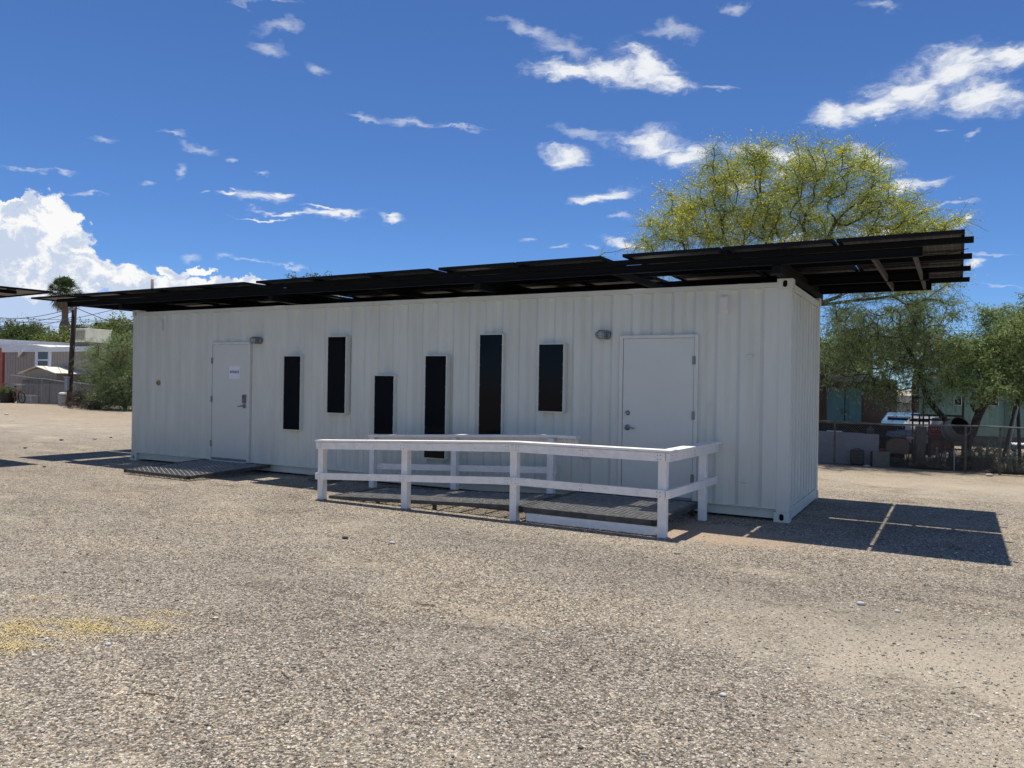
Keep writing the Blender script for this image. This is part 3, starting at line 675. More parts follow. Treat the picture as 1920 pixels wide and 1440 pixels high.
# railings
def railing_post(x, y, z1, par, z0=-.05):
    m_ = MB(); m_.box(x-.045, x+.045, y-.045, y+.045, z0, z1); return m_.build('post', wood_white, par, bevel=.004)
fr_ = thing('handrail', 'white timber handrail on the near side of the ramp, turning the corner at the landing', 'railing', (9, -1.65, 0), group='white ramp handrails')
yP = -1.655
def ztop(x): return .795+(min(x, 9.4)-6.4)/3.0*(.925-.795)
xs_ = [6.43, 7.83, 9.40, 11.19]
for x in xs_: railing_post(x, yP, ztop(x)-.03, fr_)
railing_post(11.265, -.37, .895, fr_)
def run(pts, wd, h, name, par, m=wood_white):
    for a, b in zip(pts[:-1], pts[1:]):
        mb = MB(); mb.bar(a, b, wd, h)
        A_, B_ = Vector(a), Vector(b); d = (B_-A_).normalized(); sd = d.cross(Vector((0, 0, 1))).normalized(); Lr = (B_-A_).length
        if name != 'cap_rail':
            if sd.y > .2 or (abs(sd.y) <= .2 and sd.x < 0): sd = -sd
            for s_ in (.05, .085, Lr*.47, Lr*.485, Lr-.05, Lr-.085):
                for dz in (-.022, .02):
                    c_ = A_+d*s_+sd*(wd/2+.0006)+Vector((0, 0, dz)); k_ = .0042
                    mb.add([c_-d*k_+Vector((0, 0, -k_)), c_+d*k_+Vector((0, 0, -k_)), c_+d*k_+Vector((0, 0, k_)), c_-d*k_+Vector((0, 0, k_))], [(0, 1, 2, 3)], 1)
        mb.build(name, [m, old_galv], par)
yo = yP-.045-.019
run([(6.385, yo, ztop(6.4)-.075), (9.40, yo, ztop(9.4)-.075)], .038, .09, 'top_board', fr_)
run([(9.403, yo, ztop(9.4)-.075), (11.235, yo, .925-.075)], .038, .09, 'top_board', fr_)
run([(6.375, yP-.016, ztop(6.4)-.011), (9.40, yP-.016, ztop(9.4)-.011)], .165, .024, 'cap_rail', fr_)
run([(9.403, yP-.016, .914), (11.30, yP-.016, .914)], .165, .024, 'cap_rail', fr_)
run([(6.375, yo, .31), (9.40, yo, .468)], .038, .085, 'mid_board', fr_)
run([(9.403, yo, .468), (11.235, yo, .462)], .038, .085, 'mid_board', fr_)
xo = 11.235+.042
run([(11.262, yo-.018, .85), (11.352, -.06, .85)], .038, .09, 'top_board', fr_)
run([(11.262, yo-.018, .462), (11.352, -.08, .462)], .038, .085, 'mid_board', fr_)
run([(11.262, -1.585, .9165), (11.332, -.055, .9165)], .15, .024, 'cap_rail', fr_)
bk = thing('handrail', 'white timber handrail on the far side of the ramp, close to the wall', 'railing', (7.8, -.36, 0), group='white ramp handrails')
for x in (6.25, 7.72, 9.24): railing_post(x, -.36, ztop(x)-.03, bk)
yb = -.36+.045+.019
run([(6.20, yb, ztop(6.2)-.075), (9.28, yb, .85)], .038, .09, 'top_board', bk)
run([(6.19, -.35, ztop(6.2)-.011), (9.27, -.35, .914)], .14, .036, 'cap_rail', bk)
run([(9.273, -.35, .914), (9.62, -.35, .914)], .14, .036, 'cap_rail', bk)
run([(9.29, yb, .85), (9.60, yb, .85)], .038, .09, 'top_board', bk)
run([(6.28, yb, .315), (9.28, yb, .455)], .038, .085, 'mid_board', bk)

# the neighbouring container that carries the second canopy (just out of the frame)
bpy.context.view_layer.update()
nM = world_of(nb) @ world_of(canopy).inverted()
nbox = copy_tree(box_t); nbox['label'] = 'second white container office standing past the left edge under its own canopy'
loc, rot, _ = nM.decompose(); nbox.location = loc+Vector((0, 0, 0)); nbox.location.z = 0; nbox.rotation_euler = rot.to_euler()
nbox['group'] = 'container offices'; box_t['group'] = 'container offices'
nb['label'] = 'tip of a second black solar canopy reaching in at the left edge'

# ------------------------------------------------------------------ trees
def tree_skeleton(trunk, pts, rtrunk, rtip=.006, jit=.12, bias=1.0, power=.42, sides=6, sag=0.0, seed=1):
    """trunk: list of chains (lists of points; the first is the trunk, others start near a node). pts: crown anchor points"""
    r_ = np.random.default_rng(seed)
    N = []; par = []
    def addn(p, q): N.append(np.array(p, float)); par.append(q); return len(N)-1
    for ch in trunk:
        ch = [np.array(p, float) for p in ch]
        if not N: last = addn(ch[0], -1)
        else:
            d = [np.linalg.norm(n-ch[0]) for n in N]; last = int(np.argmin(d))
            if d[last] > .02: last = addn(ch[0], last)
        for a, b in zip(ch[:-1], ch[1:]):
            k = max(2, int(np.linalg.norm(b-a)/.25))
            for i in range(1, k+1):
                t = i/k; p = a*(1-t)+b*t+(r_.normal(0, jit*.12, 3) if i < k else 0); last = addn(p, last)
    dist = [0.]
    for i in range(1, len(N)): dist.append(dist[par[i]]+np.linalg.norm(N[i]-N[par[i]]))
    nt = len(N)
    P = np.array(pts); top = np.array(trunk[0][-1]); order = np.argsort(np.linalg.norm(P-top, axis=1)+r_.uniform(0, .5, len(P)))
    tips = []
    base_ok = 1
    for i in order:
        p = P[i]; A = np.array(N); D = np.array(dist); dd = np.linalg.norm(A-p, axis=1)
        cost = dd+bias*.28*D; cost[:base_ok] += 5
        j = int(np.argmin(cost)); a = N[j]; d0 = a-N[par[j]] if par[j] >= 0 else np.array([0, 0, 1.]); d0 = d0/(np.linalg.norm(d0)+1e-6)
        ln = np.linalg.norm(p-a); k = max(2, int(ln/.16)); c = a+d0*ln*.35+np.array([0, 0, .10*ln]); last = j
        for m_ in range(1, k+1):
            t = m_/k; q = a*(1-t)**2+2*c*t*(1-t)+p*t*t
            q = q+(r_.normal(0, jit*.16, 3) if m_ < k else 0); q[2] -= sag*ln*math.sin(t*math.pi)
            dd_ = np.linalg.norm(q-N[last]); nn = addn(q, last); dist.append(dist[last]+dd_); last = nn
        tips.append(last)
    cnt = np.zeros(len(N))
    for t in tips:
        cnt[t] += 1
    for i in range(len(N)-1, 0, -1): cnt[par[i]] += cnt[i]
    rad = rtip+(rtrunk-rtip)*(np.maximum(cnt, 0)/max(cnt[0], 1))**power
    return np.array(N), par, rad, tips
def skeleton_mesh(mb, N, par, rad, sides=6, mi=0, minr=0):
    ch = {}
    for i, p in enumerate(par):
        if p >= 0: ch.setdefault(p, []).append(i)
    cont = {p: max(c, key=lambda i: rad[i]) for p, c in ch.items()}
    starts = [0]+[i for p, c in ch.items() for i in c if i != cont[p]]
    for s0 in starts:
        chain = [s0]
        while chain[-1] in cont: chain.append(cont[chain[-1]])
        pts = [N[i] for i in chain]; rr = [rad[i] for i in chain]
        if par[s0] >= 0: pts = [N[par[s0]]]+pts; rr = [rr[0]*1.05]+rr
        if len(pts) > 1 and max(rr) > minr: mb.tube([Vector(p) for p in pts], rr, sides if max(rr) > .03 else 4, mi, cap=False)
def sample_lobes(lobes, n, seed=1, shell=.35):
    "lobes: (centre xyz, radii xyz). points through the volume, denser near the surface"
    r_ = np.random.default_rng(seed); vol = np.array([a[1][0]*a[1][1]*a[1][2] for a in lobes])**.7; pr = vol/vol.sum(); out = []
    while len(out) < n:
        k = r_.choice(len(lobes), p=pr); c, r = np.array(lobes[k][0]), np.array(lobes[k][1])
        d = r_.normal(size=3); d /= np.linalg.norm(d); t = r_.uniform(0, 1)**shell; q = c+d*t*r
        if q[2] < .05: continue
        out.append(q)
    return np.array(out)
def leaves(centres, dirs, size, aspect, r_, spread=.9):
    "flat leaf quads (n,4,3) at centres, long axis near dirs"
    n = len(centres); d = dirs+r_.normal(0, spread, (n, 3)); d /= np.linalg.norm(d, axis=1, keepdims=True)
    o = r_.normal(size=(n, 3)); b = np.cross(d, o); b /= np.linalg.norm(b, axis=1, keepdims=True)
    s = size*r_.uniform(.6, 1.35, (n, 1)); d = d*s/2; b = b*s*aspect/2
    return np.stack([centres-d, centres-d*.1+b, centres+d, centres-d*.1-b], 1)
def quads_to(mb_list, Q, mi): mb_list.append((Q.reshape(-1, 3), mi))
def build_quads(name, lst, mats, parent):
    V = np.concatenate([q for q, _ in lst]); nf = len(V)//4; MI = np.concatenate([np.full(len(q)//4, mi) for q, mi in lst])
    V = V-np.array(world_of(parent).translation) if parent else V
    me = bpy.data.meshes.new(name); me.vertices.add(len(V)); me.vertices.foreach_set('co', V.ravel().astype(np.float32))
    me.loops.add(len(V)); me.loops.foreach_set('vertex_index', np.arange(len(V), dtype=np.int32))
    me.polygons.add(nf); me.polygons.foreach_set('loop_start', np.arange(0, len(V), 4, dtype=np.int32)); me.polygons.foreach_set('loop_total', np.full(nf, 4, dtype=np.int32))
    me.polygons.foreach_set('material_index', MI.astype(np.int32))
    for m_ in mats: me.materials.append(m_)
    me.update(calc_edges=True); me.validate(); o = bpy.data.objects.new(name, me); col.objects.link(o); o.parent = parent; return o
def sprays(tips, r_, ntw, tlen, nleaf, lsize, laspect, droop=.3, twig_w=.006, up=0.0, outward=None, leafspread=.8, curl=.2):
    "from each tip, ntw thin twigs set with leaves. returns twig quads, leaf quads"
    n = len(tips); T = np.repeat(tips, ntw, 0); m = len(T)
    d = r_.normal(size=(m, 3)); d[:, 2] = d[:, 2]*.7+up
    if outward is not None:
        o = T-outward; o /= (np.linalg.norm(o, axis=1, keepdims=True)+1e-6); d = d*.8+o*.9
    d /= np.linalg.norm(d, axis=1, keepdims=True); ln = tlen*r_.uniform(.5, 1.3, (m, 1))
    def pos(t): return T+d*ln*t+np.array([0, 0, -1.])*droop*ln*t*t
    tw = []
    side = np.cross(d, r_.normal(size=(m, 3))); side /= np.linalg.norm(side, axis=1, keepdims=True); side *= twig_w/2
    seg = 3
    for i in range(seg):
        a, b = pos(i/seg), pos((i+1)/seg); k0, k1 = 1-.6*i/seg, 1-.6*(i+1)/seg
        tw.append(np.stack([a-side*k0, a+side*k0, b+side*k1, b-side*k1], 1))
    t = r_.uniform(.12, 1.05, (m, nleaf, 1)); C = T[:, None]+d[:, None]*ln[:, None]*t+np.array([0, 0, -1.])*droop*ln[:, None]*t*t
    C = C+r_.normal(0, lsize*.45, C.shape)
    D = np.repeat((d+np.array([0, 0, -droop]))[:, None], nleaf, 1).reshape(-1, 3)
    return np.concatenate(tw), leaves(C.reshape(-1, 3), D, lsize, laspect, r_, leafspread)
def px(u, v, Y, ru, rv, rd):
    "a crown lobe centred where photo position (u,v) meets depth Y, half sizes given in photo pixels and metres of depth"
    p = at(u, v, Y); k = (Vector(p)-CAM).dot(_f)/FPX
    return ((p.x, p.y, p.z), (ru*k, rd, rv*k))
def make_tree(name, label, cat, trunk, lobes, npts, rtrunk, barkm, leafcfg, group=None, seed=1, shell=.35, jit=.12, power=.42, bias=1.0, mats=None, sag=0., minz=None, extra=None, trunkname='trunk'):
    base = Vector(trunk[0][0]); t = thing(name, label, cat, base, 0, group); r_ = np.random.default_rng(seed)
    pts = sample_lobes(lobes, npts, seed, shell)
    N, par, rad, tips = tree_skeleton(trunk, pts, rtrunk, jit=jit, power=power, bias=bias, seed=seed, sag=sag)
    mb = MB(); skeleton_mesh(mb, N, par, rad, 8); mb.build(trunkname, barkm, t, smooth=True)
    lst = []; TP = N[tips]
    # leaf sprays also along the outer branches
    extra_nodes = [i for i in range(len(N)) if rad[i] < rtrunk*.12 and r_.random() < leafcfg.get('along', .25)]
    if extra_nodes: TP = np.concatenate([TP, N[extra_nodes]])
    cen = np.mean(pts, 0)
    tw, lv = sprays(TP, r_, leafcfg['ntw'], leafcfg['tlen'], leafcfg['nleaf'], leafcfg['size'], leafcfg['aspect'], leafcfg.get('droop', .3), leafcfg.get('tw', .006), leafcfg.get('up', 0), cen if leafcfg.get('out') else None, leafcfg.get('spread', .8))
    lst.append((tw.reshape(-1, 3), 0)); lst.append((lv.reshape(-1, 3), 1))
    if extra: lst += extra(TP, r_, cen)
    build_quads('crown', lst, mats, t)
    return t, N, par, rad

# palo verde in bloom behind the container
Yp = 9.2
pv = [px(1300, 390, Yp, 75, 60, 1.2), px(1370, 330, Yp, 65, 55, 1.3), px(1450, 370, Yp+.3, 100, 75, 1.9), px(1440, 300, Yp, 60, 35, 1.0), px(1560, 355, Yp, 90, 60, 1.8), px(1530, 300, Yp-.5, 60, 35, 1.1),
      px(1610, 315, Yp, 50, 48, 1.0), px(1650, 385, Yp, 70, 50, 1.5), px(1690, 415, Yp-.3, 60, 40, 1.3), px(1250, 435, Yp, 50, 38, 1.0), px(1225, 460, Yp, 35, 25, .8), px(1340, 450, Yp, 90, 50, 1.6), px(1500, 440, Yp, 110, 50, 1.8),
      px(1610, 545, Yp-.6, 55, 28, .9), px(1690, 550, Yp-.6, 60, 30, .9), px(1770, 525, Yp-.4, 40, 30, .8), px(1640, 480, Yp, 60, 40, 1.2), px(1745, 432, Yp, 48, 26, .9), px(1775, 420, Yp-.2, 24, 16, .5), px(1215, 508, Yp, 45, 26, .9), px(1290, 500, Yp, 60, 30, 1.0), px(1135, 480, Yp, 14, 10, .3), px(1740, 585, Yp-.8, 50, 28, .8), px(1580, 585, Yp-.6, 40, 24, .7), px(1400, 415, Yp+1, 70, 40, 1)]
b0 = at(1440, 860, Yp); fork = at(1440, 640, Yp)
def V3(u, v, Y): p = at(u, v, Y); return (p.x, p.y, p.z)
pv_trunk = [[(b0.x, b0.y, -.05), (b0.x+.08, b0.y, .6), tuple(fork)], [tuple(fork), V3(1370, 500, Yp), V3(1350, 400, Yp)], [tuple(fork), V3(1430, 520, Yp+.2), V3(1455, 420, Yp+.4)],
            [tuple(fork), V3(1500, 540, Yp), V3(1560, 430, Yp-.2)], [tuple(fork), V3(1530, 572, Yp-.4), V3(1600, 545, Yp-.6)], [V3(1530, 572, Yp-.4), V3(1640, 560, Yp-.6), V3(1720, 548, Yp-.6)]]
def blooms(TP, r_, cen):
    # flowers come in patches, thicker toward the crown's upper and right side
    cl = TP[r_.choice(len(TP), 950)]; w_ = []
    q = []
    for c in cl:
        k = r_.integers(6, 60); sc = r_.uniform(.08, .28)
        q.append(c+r_.normal(0, sc, (k, 3))*np.array([1, 1, .7]))
    C = np.concatenate(q); C = C[C[:, 2] > 3.55]
    return [(leaves(C, r_.normal(size=C.shape), .038, .8, r_, 1).reshape(-1, 3), 2)]
make_tree('palo_verde_tree', 'large airy palo verde tree with yellow blossom rising behind the container', 'tree', pv_trunk, pv, 620, .15, bark_green,
    dict(ntw=10, tlen=.52, nleaf=14, size=.033, aspect=.42, droop=.12, tw=.010, up=.15, along=.22), seed=5, shell=.45, mats=[leaf_pv_twig, leaf_pv, flower], extra=blooms, power=.62)

# mesquites behind the right-hand fence
Ym = 10.2
mqa = [px(1590, 615, Ym, 45, 38, .9), px(1570, 670, Ym, 35, 34, .8), px(1650, 640, Ym, 70, 48, 1.2), px(1720, 610, Ym-.2, 50, 40, 1.0), px(1690, 690, Ym, 55, 35, 1.0), px(1640, 715, Ym-.2, 40, 28, .7),
       px(1760, 660, Ym-.3, 45, 42, 1.0), px(1700, 575, Ym, 45, 26, .8), px(1745, 735, Ym-.4, 30, 26, .6), px(1620, 590, Ym+.3, 60, 20, .8), px(1580, 715, Ym-.5, 36, 14, .4), px(1690, 745, Ym-.4, 30, 18, .4), px(1790, 580, Ym, 26, 24, .6)]
ta = at(1785, 872, Ym)
make_tree('mesquite_tree', 'dark drooping mesquite with its trunk leaning left across the mixer', 'tree',
    [[(ta.x, ta.y, -.05), V3(1782, 800, Ym), V3(1752, 765, Ym), V3(1735, 735, Ym), V3(1722, 690, Ym), V3(1700, 650, Ym)]], mqa, 330, .062, bark_dark,
    dict(ntw=8, tlen=.36, nleaf=10, size=.07, aspect=.24, droop=.75, tw=.006, along=.15, spread=.45), seed=11, shell=.4, mats=[twig_brown, leaf_mq], power=.6, sag=-.05, group='mesquites behind the right fence')
Yn = 9.6
mqb = [px(1850, 640, Yn, 42, 40, .9), px(1890, 610, Yn, 45, 40, 1.0), px(1930, 600, Yn, 55, 55, 1.2), px(1830, 690, Yn-.2, 38, 30, .8), px(1880, 690, Yn, 60, 38, 1.0), px(1940, 690, Yn, 60, 50, 1.0), px(1935, 740, Yn, 50, 22, .6), px(1845, 735, Yn-.5, 34, 18, .5), px(1845, 580, Yn, 14, 26, .3),
       px(1862, 600, Yn, 12, 26, .3), px(1800, 655, Yn-.3, 25, 28, .6), px(1960, 640, Yn, 60, 60, 1.2), px(1905, 735, Yn, 35, 16, .5), px(1800, 715, Yn-.4, 30, 22, .5), px(1860, 725, Yn-.6, 34, 18, .5), px(1770, 700, Yn-.2, 30, 26, .6)]
tb = at(1808, 872, Yn)
tt, N_, p_, r__ = make_tree('mesquite_tree', 'bright green mesquite with a mottled trunk leaning right at the photo edge', 'tree',
    [[(tb.x, tb.y, -.05), V3(1815, 830, Yn), V3(1830, 790, Yn), V3(1845, 758, Yn), V3(1872, 728, Yn), V3(1890, 690, Yn), V3(1905, 650, Yn)]], mqb, 340, .082, bark_dark,
    dict(ntw=10, tlen=.32, nleaf=13, size=.065, aspect=.26, droop=.5, tw=.006, along=.15, spread=.5), seed=12, shell=.4, mats=[twig_brown, leaf_mq2], power=.6, group='mesquites behind the right fence')
st = MB(); st.tube([V3(1838, 775, Yn), V3(1828, 768, Yn-.03), V3(1822, 757, Yn-.05)], [.055, .05, .045], 8); st.build('cut_limb', bark_dark, tt, smooth=True)
# dense growth further back that closes the view between the mesquites and the container
Yb = 24
mqc = [px(1560, 660, Yb, 60, 45, 2.5), px(1640, 650, Yb, 60, 45, 2.5), px(1720, 640, Yb, 60, 50, 2.5), px(1800, 670, Yb, 60, 40, 2), px(1500, 650, Yb, 50, 50, 2), px(1880, 680, Yb, 60, 40, 2)]
for i_, (lo, hi) in enumerate(((0, 2), (2, 4), (4, 6))):
    L_ = mqc[lo:hi]; c = L_[0][0]
    make_tree('background_tree', ('grey green tree crown showing low behind the dark mesquite', 'hazy tree crown showing between the two mesquites', 'tree crown showing just past the container corner')[i_], 'tree',
        [[(c[0], c[1], -.05), (c[0], c[1], c[2]*.6)]], L_, 120, .16, bark_dark, dict(ntw=7, tlen=.7, nleaf=8, size=.13, aspect=.3, droop=.3, tw=.012, along=.1), seed=30+i_, mats=[twig_brown, leaf_tam], group='trees far behind the right fence')

# ------------------------------------------------------------------ left background
def leafy(name, label, cat, lobes, n, size, lm, trunkpts, rt=.08, seed=3, group=None, cfg=None, bark=bark_dark):
    c = dict(ntw=7, tlen=size*5, nleaf=9, size=size, aspect=.35, droop=.2, tw=size*.12, along=.1); c.update(cfg or {})
    return make_tree(name, label, cat, trunkpts, lobes, n, rt, bark, c, group=group, seed=seed, mats=[twig_brown, lm], shell=.4)
# tamarisk-like bush against the container's left end
Yt = 14.5
tl = [px(215, 660, Yt, 42, 30, 1.0), px(195, 695, Yt, 38, 30, 1.0), px(232, 690, Yt, 40, 45, 1.2), px(225, 735, Yt, 45, 30, 1.2), px(250, 640, Yt, 40, 30, 1), px(195, 740, Yt, 26, 24, .7), px(260, 720, Yt, 50, 40, 1.3), px(175, 660, Yt+.3, 22, 18, .5), px(235, 760, Yt-.4, 40, 10, .6)]
tc_ = at(235, 780, Yt)
chains = [[(tc_.x, tc_.y, -.05), (tc_.x-.1, tc_.y, .4), V3(225, 720, Yt)], [(tc_.x, tc_.y, .1), V3(205, 745, Yt), V3(190, 705, Yt)], [(tc_.x, tc_.y, .1), V3(250, 730, Yt), V3(250, 670, Yt)]]
leafy('tamarisk_bush', 'tall feathery grey green bush beside the container left end', 'bush', tl, 300, .13, leaf_tam, chains, .09, 21,
      cfg=dict(ntw=9, tlen=.85, nleaf=11, size=.14, aspect=.13, droop=.45, tw=.012, spread=.4, up=.2))
Yf = 34
def bg(label, lobes, n, size, lm, seed, name='background_tree', cat='tree', Y=Yf, grp='trees behind the tan trailer', cfg=None):
    c = lobes[0][0]; return leafy(name, label, cat, lobes, n, size, lm, [[(c[0], c[1], -.05), (c[0], c[1], c[2]*.7)]], .2, seed, grp, cfg)
bg('dark leafy tree with a ragged top behind the trailer left end', [px(25, 628, Yf, 26, 20, 2), px(50, 622, Yf, 24, 16, 2), px(5, 635, Yf, 24, 16, 2), px(75, 632, Yf, 20, 12, 1.5), px(60, 645, Yf, 40, 12, 2)], 130, .30, leaf_far, 41)
bg('yellow green shrub tops between the dark tree and the cooler', [px(105, 640, Yf-4, 24, 12, 1.5), px(128, 636, Yf-4, 16, 12, 1.5)], 60, .24, leaf_far2, 42, 'background_shrub', 'shrub')
bg('slender tree top right behind the utility pole', [px(149, 620, Yf, 7, 14, .7), px(146, 640, Yf, 12, 10, 1)], 40, .22, leaf_far, 43)
bg('green tree crown behind the rooftop cooler, over the bush', [px(200, 628, Yf-8, 28, 16, 1.6), px(228, 618, Yf-8, 26, 20, 1.6), px(178, 640, Yf-8, 18, 10, 1.2)], 120, .22, leaf_far2, 44)
bg('tree top just peeping over the middle of the canopy', [px(572, 528, Yf, 14, 8, 1), px(598, 526, Yf, 14, 7, 1), px(590, 560, Yf, 30, 20, 1.5)], 50, .26, leaf_far, 45)

def fan_palm(label, u, v, Y, rpx, vbase, trunk_r, nf=34, seed=1, dead=14):
    c = at(u, v, Y); k = (c-CAM).dot(_f)/FPX; rr = rpx*k; r_ = random.Random(seed)
    t = thing('fan_palm', label, 'palm tree', (c.x, c.y, 0), 0, 'fan palms behind the trailer')
    tr = MB(); zs = np.linspace(-.05, c.z-.05, 22); pts = []; rad = []
    for i, z in enumerate(zs):
        f_ = i/21; pts.append((c.x+.12*math.sin(3*f_)-.12*(1-f_), c.y, z)); rad.append(trunk_r*(1+.12*math.sin(5*i)+(.25*max(0, math.sin(f_*9-3.2)))+(-.2 if .70 < f_ < .85 else 0)+(.25 if f_ > .86 else 0)))
    tr.tube(pts, rad, 12); tr.build('trunk', palm_bark, t)
    def frond(mb, az_, el_, pet, fl_, mi, fold):
        d = Vector((math.cos(az_)*math.cos(el_), math.sin(az_)*math.cos(el_), math.sin(el_))); p1 = c+d*pet+Vector((0, 0, -.12*pet*pet))
        mb.tube([c, c+d*pet*.5, p1], [.03, .02, .015], 4, 0)
        side = d.cross(Vector((0, 0, 1))).normalized(); upv = side.cross(d).normalized()
        for q in range(13):
            a = (q-6)/6*1.15; dd = (d*math.cos(a)+side*math.sin(a)+upv*(.12-fold*abs(a))).normalized(); L_ = fl_*(1-.18*abs(a))*r_.uniform(.85, 1.1)
            w_ = side*math.cos(a)*.045-d*math.sin(a)*.045
            m1 = p1+dd*L_*.55; m2 = p1+dd*L_+Vector((0, 0, -.28*L_-.1*abs(a)))
            mb.add([p1, m1-w_*1.3, m2, m1+w_*1.3], [(0, 1, 2, 3)], 1)
    mb = MB()
    for i in range(nf):
        frond(mb, r_.uniform(0, 6.283), math.asin(r_.uniform(-.25, 1)), rr*.5*r_.uniform(.8, 1.1), rr*.55, 1, .15)
    mb.build('crown', [leaf_far, mat('palm_leaf', (.075, .12, .045), .5, island=.4, trans=.2)], t)
    if dead:
        mb = MB()
        for i in range(dead): frond(mb, r_.uniform(0, 6.283), R(-r_.uniform(35, 75)), rr*.5, rr*.5, 1, .3)
        mb.build('dead_fronds', [palm_bark, mat('dead_frond', (.24, .19, .12), .8, island=.4)], t)
    return t
fan_palm('tall fan palm with a shaggy trunk standing behind the utility pole', 122, 546, 42, 37, 0, .46, 70, 3, 30)
fan_palm('small fan palm whose crown just clears the cooler and bush', 190, 620, 36, 24, 0, .3, 44, 4, 10)

# ------------------------------------------------------------------ wires and poles on the left
def pole(name, label, cat, u, v0, v1, Y, r0, r1, m=pole_wood, group=None, lean=0):
    a = at(u, v0, Y); b = at(u+lean, v1, Y); t = thing(name, label, cat, (a.x, a.y, 0), 0, group)
    mb = MB(); mb.tube([(a.x, a.y, -.05), tuple(a.lerp(b, .5)), tuple(b)], [r0, (r0+r1)/2, r1], 12); mb.build('shaft', m, t, smooth=True); return t, a, b
Yq = 15.3
up, pa, pb = pole('utility_pole', 'dark creosoted utility pole in front of the tan trailer and shed', 'utility pole', 129, 762, 572, Yq, .135, .12, lean=11)
hw = MB(); hw.box(pb.x-.22, pb.x+.25, pb.y-.2, pb.y-.13, pb.z-.28, pb.z-.2); hw.build('bracket', galv, up)
for dx in (-.2, .25):
    ins = MB(); ins.lathe([(0, 0), (.05, .01), (.03, .06), (.055, .08), (.03, .13), (0, .14)], Matrix.Translation((pb.x+dx, pb.y-.17, pb.z-.2)), 10); ins.build('insulator', mat('porcelain', (.55, .55, .55), .3), up, smooth=True)
cbm = MB(); m0 = at(133, 706, Yq); cbm.box(m0.x-.24, m0.x+.30, m0.y-.27, m0.y-.22, m0.z-.08, m0.z); cbm.box(m0.x-.02, m0.x+.22, m0.y-.33, m0.y-.21, m0.z-.75, m0.z-.08); cbm.build('meter_box', galv, up, bevel=.01)
pole('wooden_pole', 'grey wooden pole end poking up behind the canopy', 'pole', 285.5, 600, 524, 40, .17, .14, grey_wood)
wires = [((138, 577, Yq), (0, 596, 19), 7), ((138, 583, Yq), (0, 597, 24), 12), ((0, 604, 30), (245, 600, 30), 2), ((0, 596, 31), (245, 601, 31), 1), ((142, 577, Yq), (250, 619, 12), 1), ((142, 597, 22), (230, 577, 22), 0),
         ((142, 592, Yq), (60, 612, 30), 3), ((0, 611, 33), (245, 614, 33), 1), ((148, 612, 26), (181, 632, 24), 0)]
wl = ['sagging wire from the pole top to the left edge', 'lower deep sagging wire left of the pole', 'straight wire crossing left to right behind the pole', 'thin high wire crossing far behind the pole',
      'wire falling from the pole top down to the container corner', 'wire rising right behind the pole', 'wire running back left from below the pole bracket', 'lowest faint wire over the far trees', 'short service wire dropping to the rooftop cooler']
def wire(a, b, sag, label, r_=.018, group='overhead wires on the left'):
    A, B = at(*a), at(*b); k = ((A-CAM).dot(_f)+(B-CAM).dot(_f))/2/FPX
    mb = MB(); mb.tube([A.lerp(B, i/16)+Vector((0, 0, -4*sag*k*(i/16)*(1-i/16))) for i in range(17)], r_, 5)
    one(mb, 'overhead_wire', rubber, label, 'wire', group, loc=tuple(A))
for (a, b, sg), lb_ in zip(wires, wl): wire(a, b, sg, 'black '+lb_)
wire((1500, 622, 14), (2000, 640, 14), 8, 'dark wire crossing behind the right mesquites', .009, 'overhead wires on the right')
wire((1500, 606, 16), (2000, 625, 16), 3, 'upper thin wire crossing behind the right mesquites', .009, 'overhead wires on the right')

# ------------------------------------------------------------------ trailer, shed and yard on the left
Yr = 18.5
tanp = mat('tan_siding', (.27, .235, .215), .7, var=.08, vscale=2); trim = mat('white_trim', (.62, .64, .68), .5, var=.05, vscale=3); roofw = mat('white_roof_coating', (.78, .78, .78), .6, var=.08, vscale=2)
tr = thing('mobile_home', 'tan mobile home with a white trimmed window and pale eaves behind the shed', 'mobile home', tuple(at(120, 760, Yr)))
A = at(8, 750, Yr); B = at(300, 750, Yr); zt = at(60, 660, Yr).z; ze = at(60, 646, Yr).z
nrib = 60
def siding(x0, x1, y0, y1, z0, z1, pitch=.3):
    mb = MB(); mb.box(x0, x1, y0, y1, z0, z1); x = x0+pitch
    while x < x1-.05: mb.box(x, x+.02, y0-.012, y0, z0, z1); x += pitch
    return mb
siding(A.x, B.x, Yr, Yr+4, .25, zt).build('wall', tanp, tr)
sk = MB(); sk.box(A.x+.05, B.x-.05, Yr+.05, Yr+3.9, -.05, .25); sk.build('skirting', old_galv, tr)
ev = MB(); xs = np.linspace(A.x-.15, B.x+.1, 24); zz = [zt+.24+.20*math.sin(min(1, (x-A.x+.2)/5.2)*math.pi)*(1 if x < A.x+5.2 else 0) for x in xs]
vs = []; 
for x, z in zip(xs, zz): vs += [(x, Yr-.12, zt), (x, Yr-.12, z), (x, Yr+4.1, z+.05), (x, Yr+4.1, zt)]
ev.add(vs, [(4*i+j, 4*i+(j+1) % 4, 4*i+4+(j+1) % 4, 4*i+4+j) for i in range(23) for j in range(4)]+[(0, 1, 2, 3), tuple(4*23+j for j in (3, 2, 1, 0))])
ev.build('eave', trim, tr)
rfm = MB(); vs = []
for x, z in zip(xs, zz): vs += [(x, Yr-.16, z+.004), (x, Yr-.16, z+.05), (x, Yr+4.14, z+.12), (x, Yr+4.14, z+.06)]
rfm.add(vs, [(4*i+j, 4*i+(j+1) % 4, 4*i+4+(j+1) % 4, 4*i+4+j) for i in range(23) for j in range(4)]+[(0, 1, 2, 3), tuple(4*23+j for j in (3, 2, 1, 0))]); rfm.build('roof', roofw, tr)
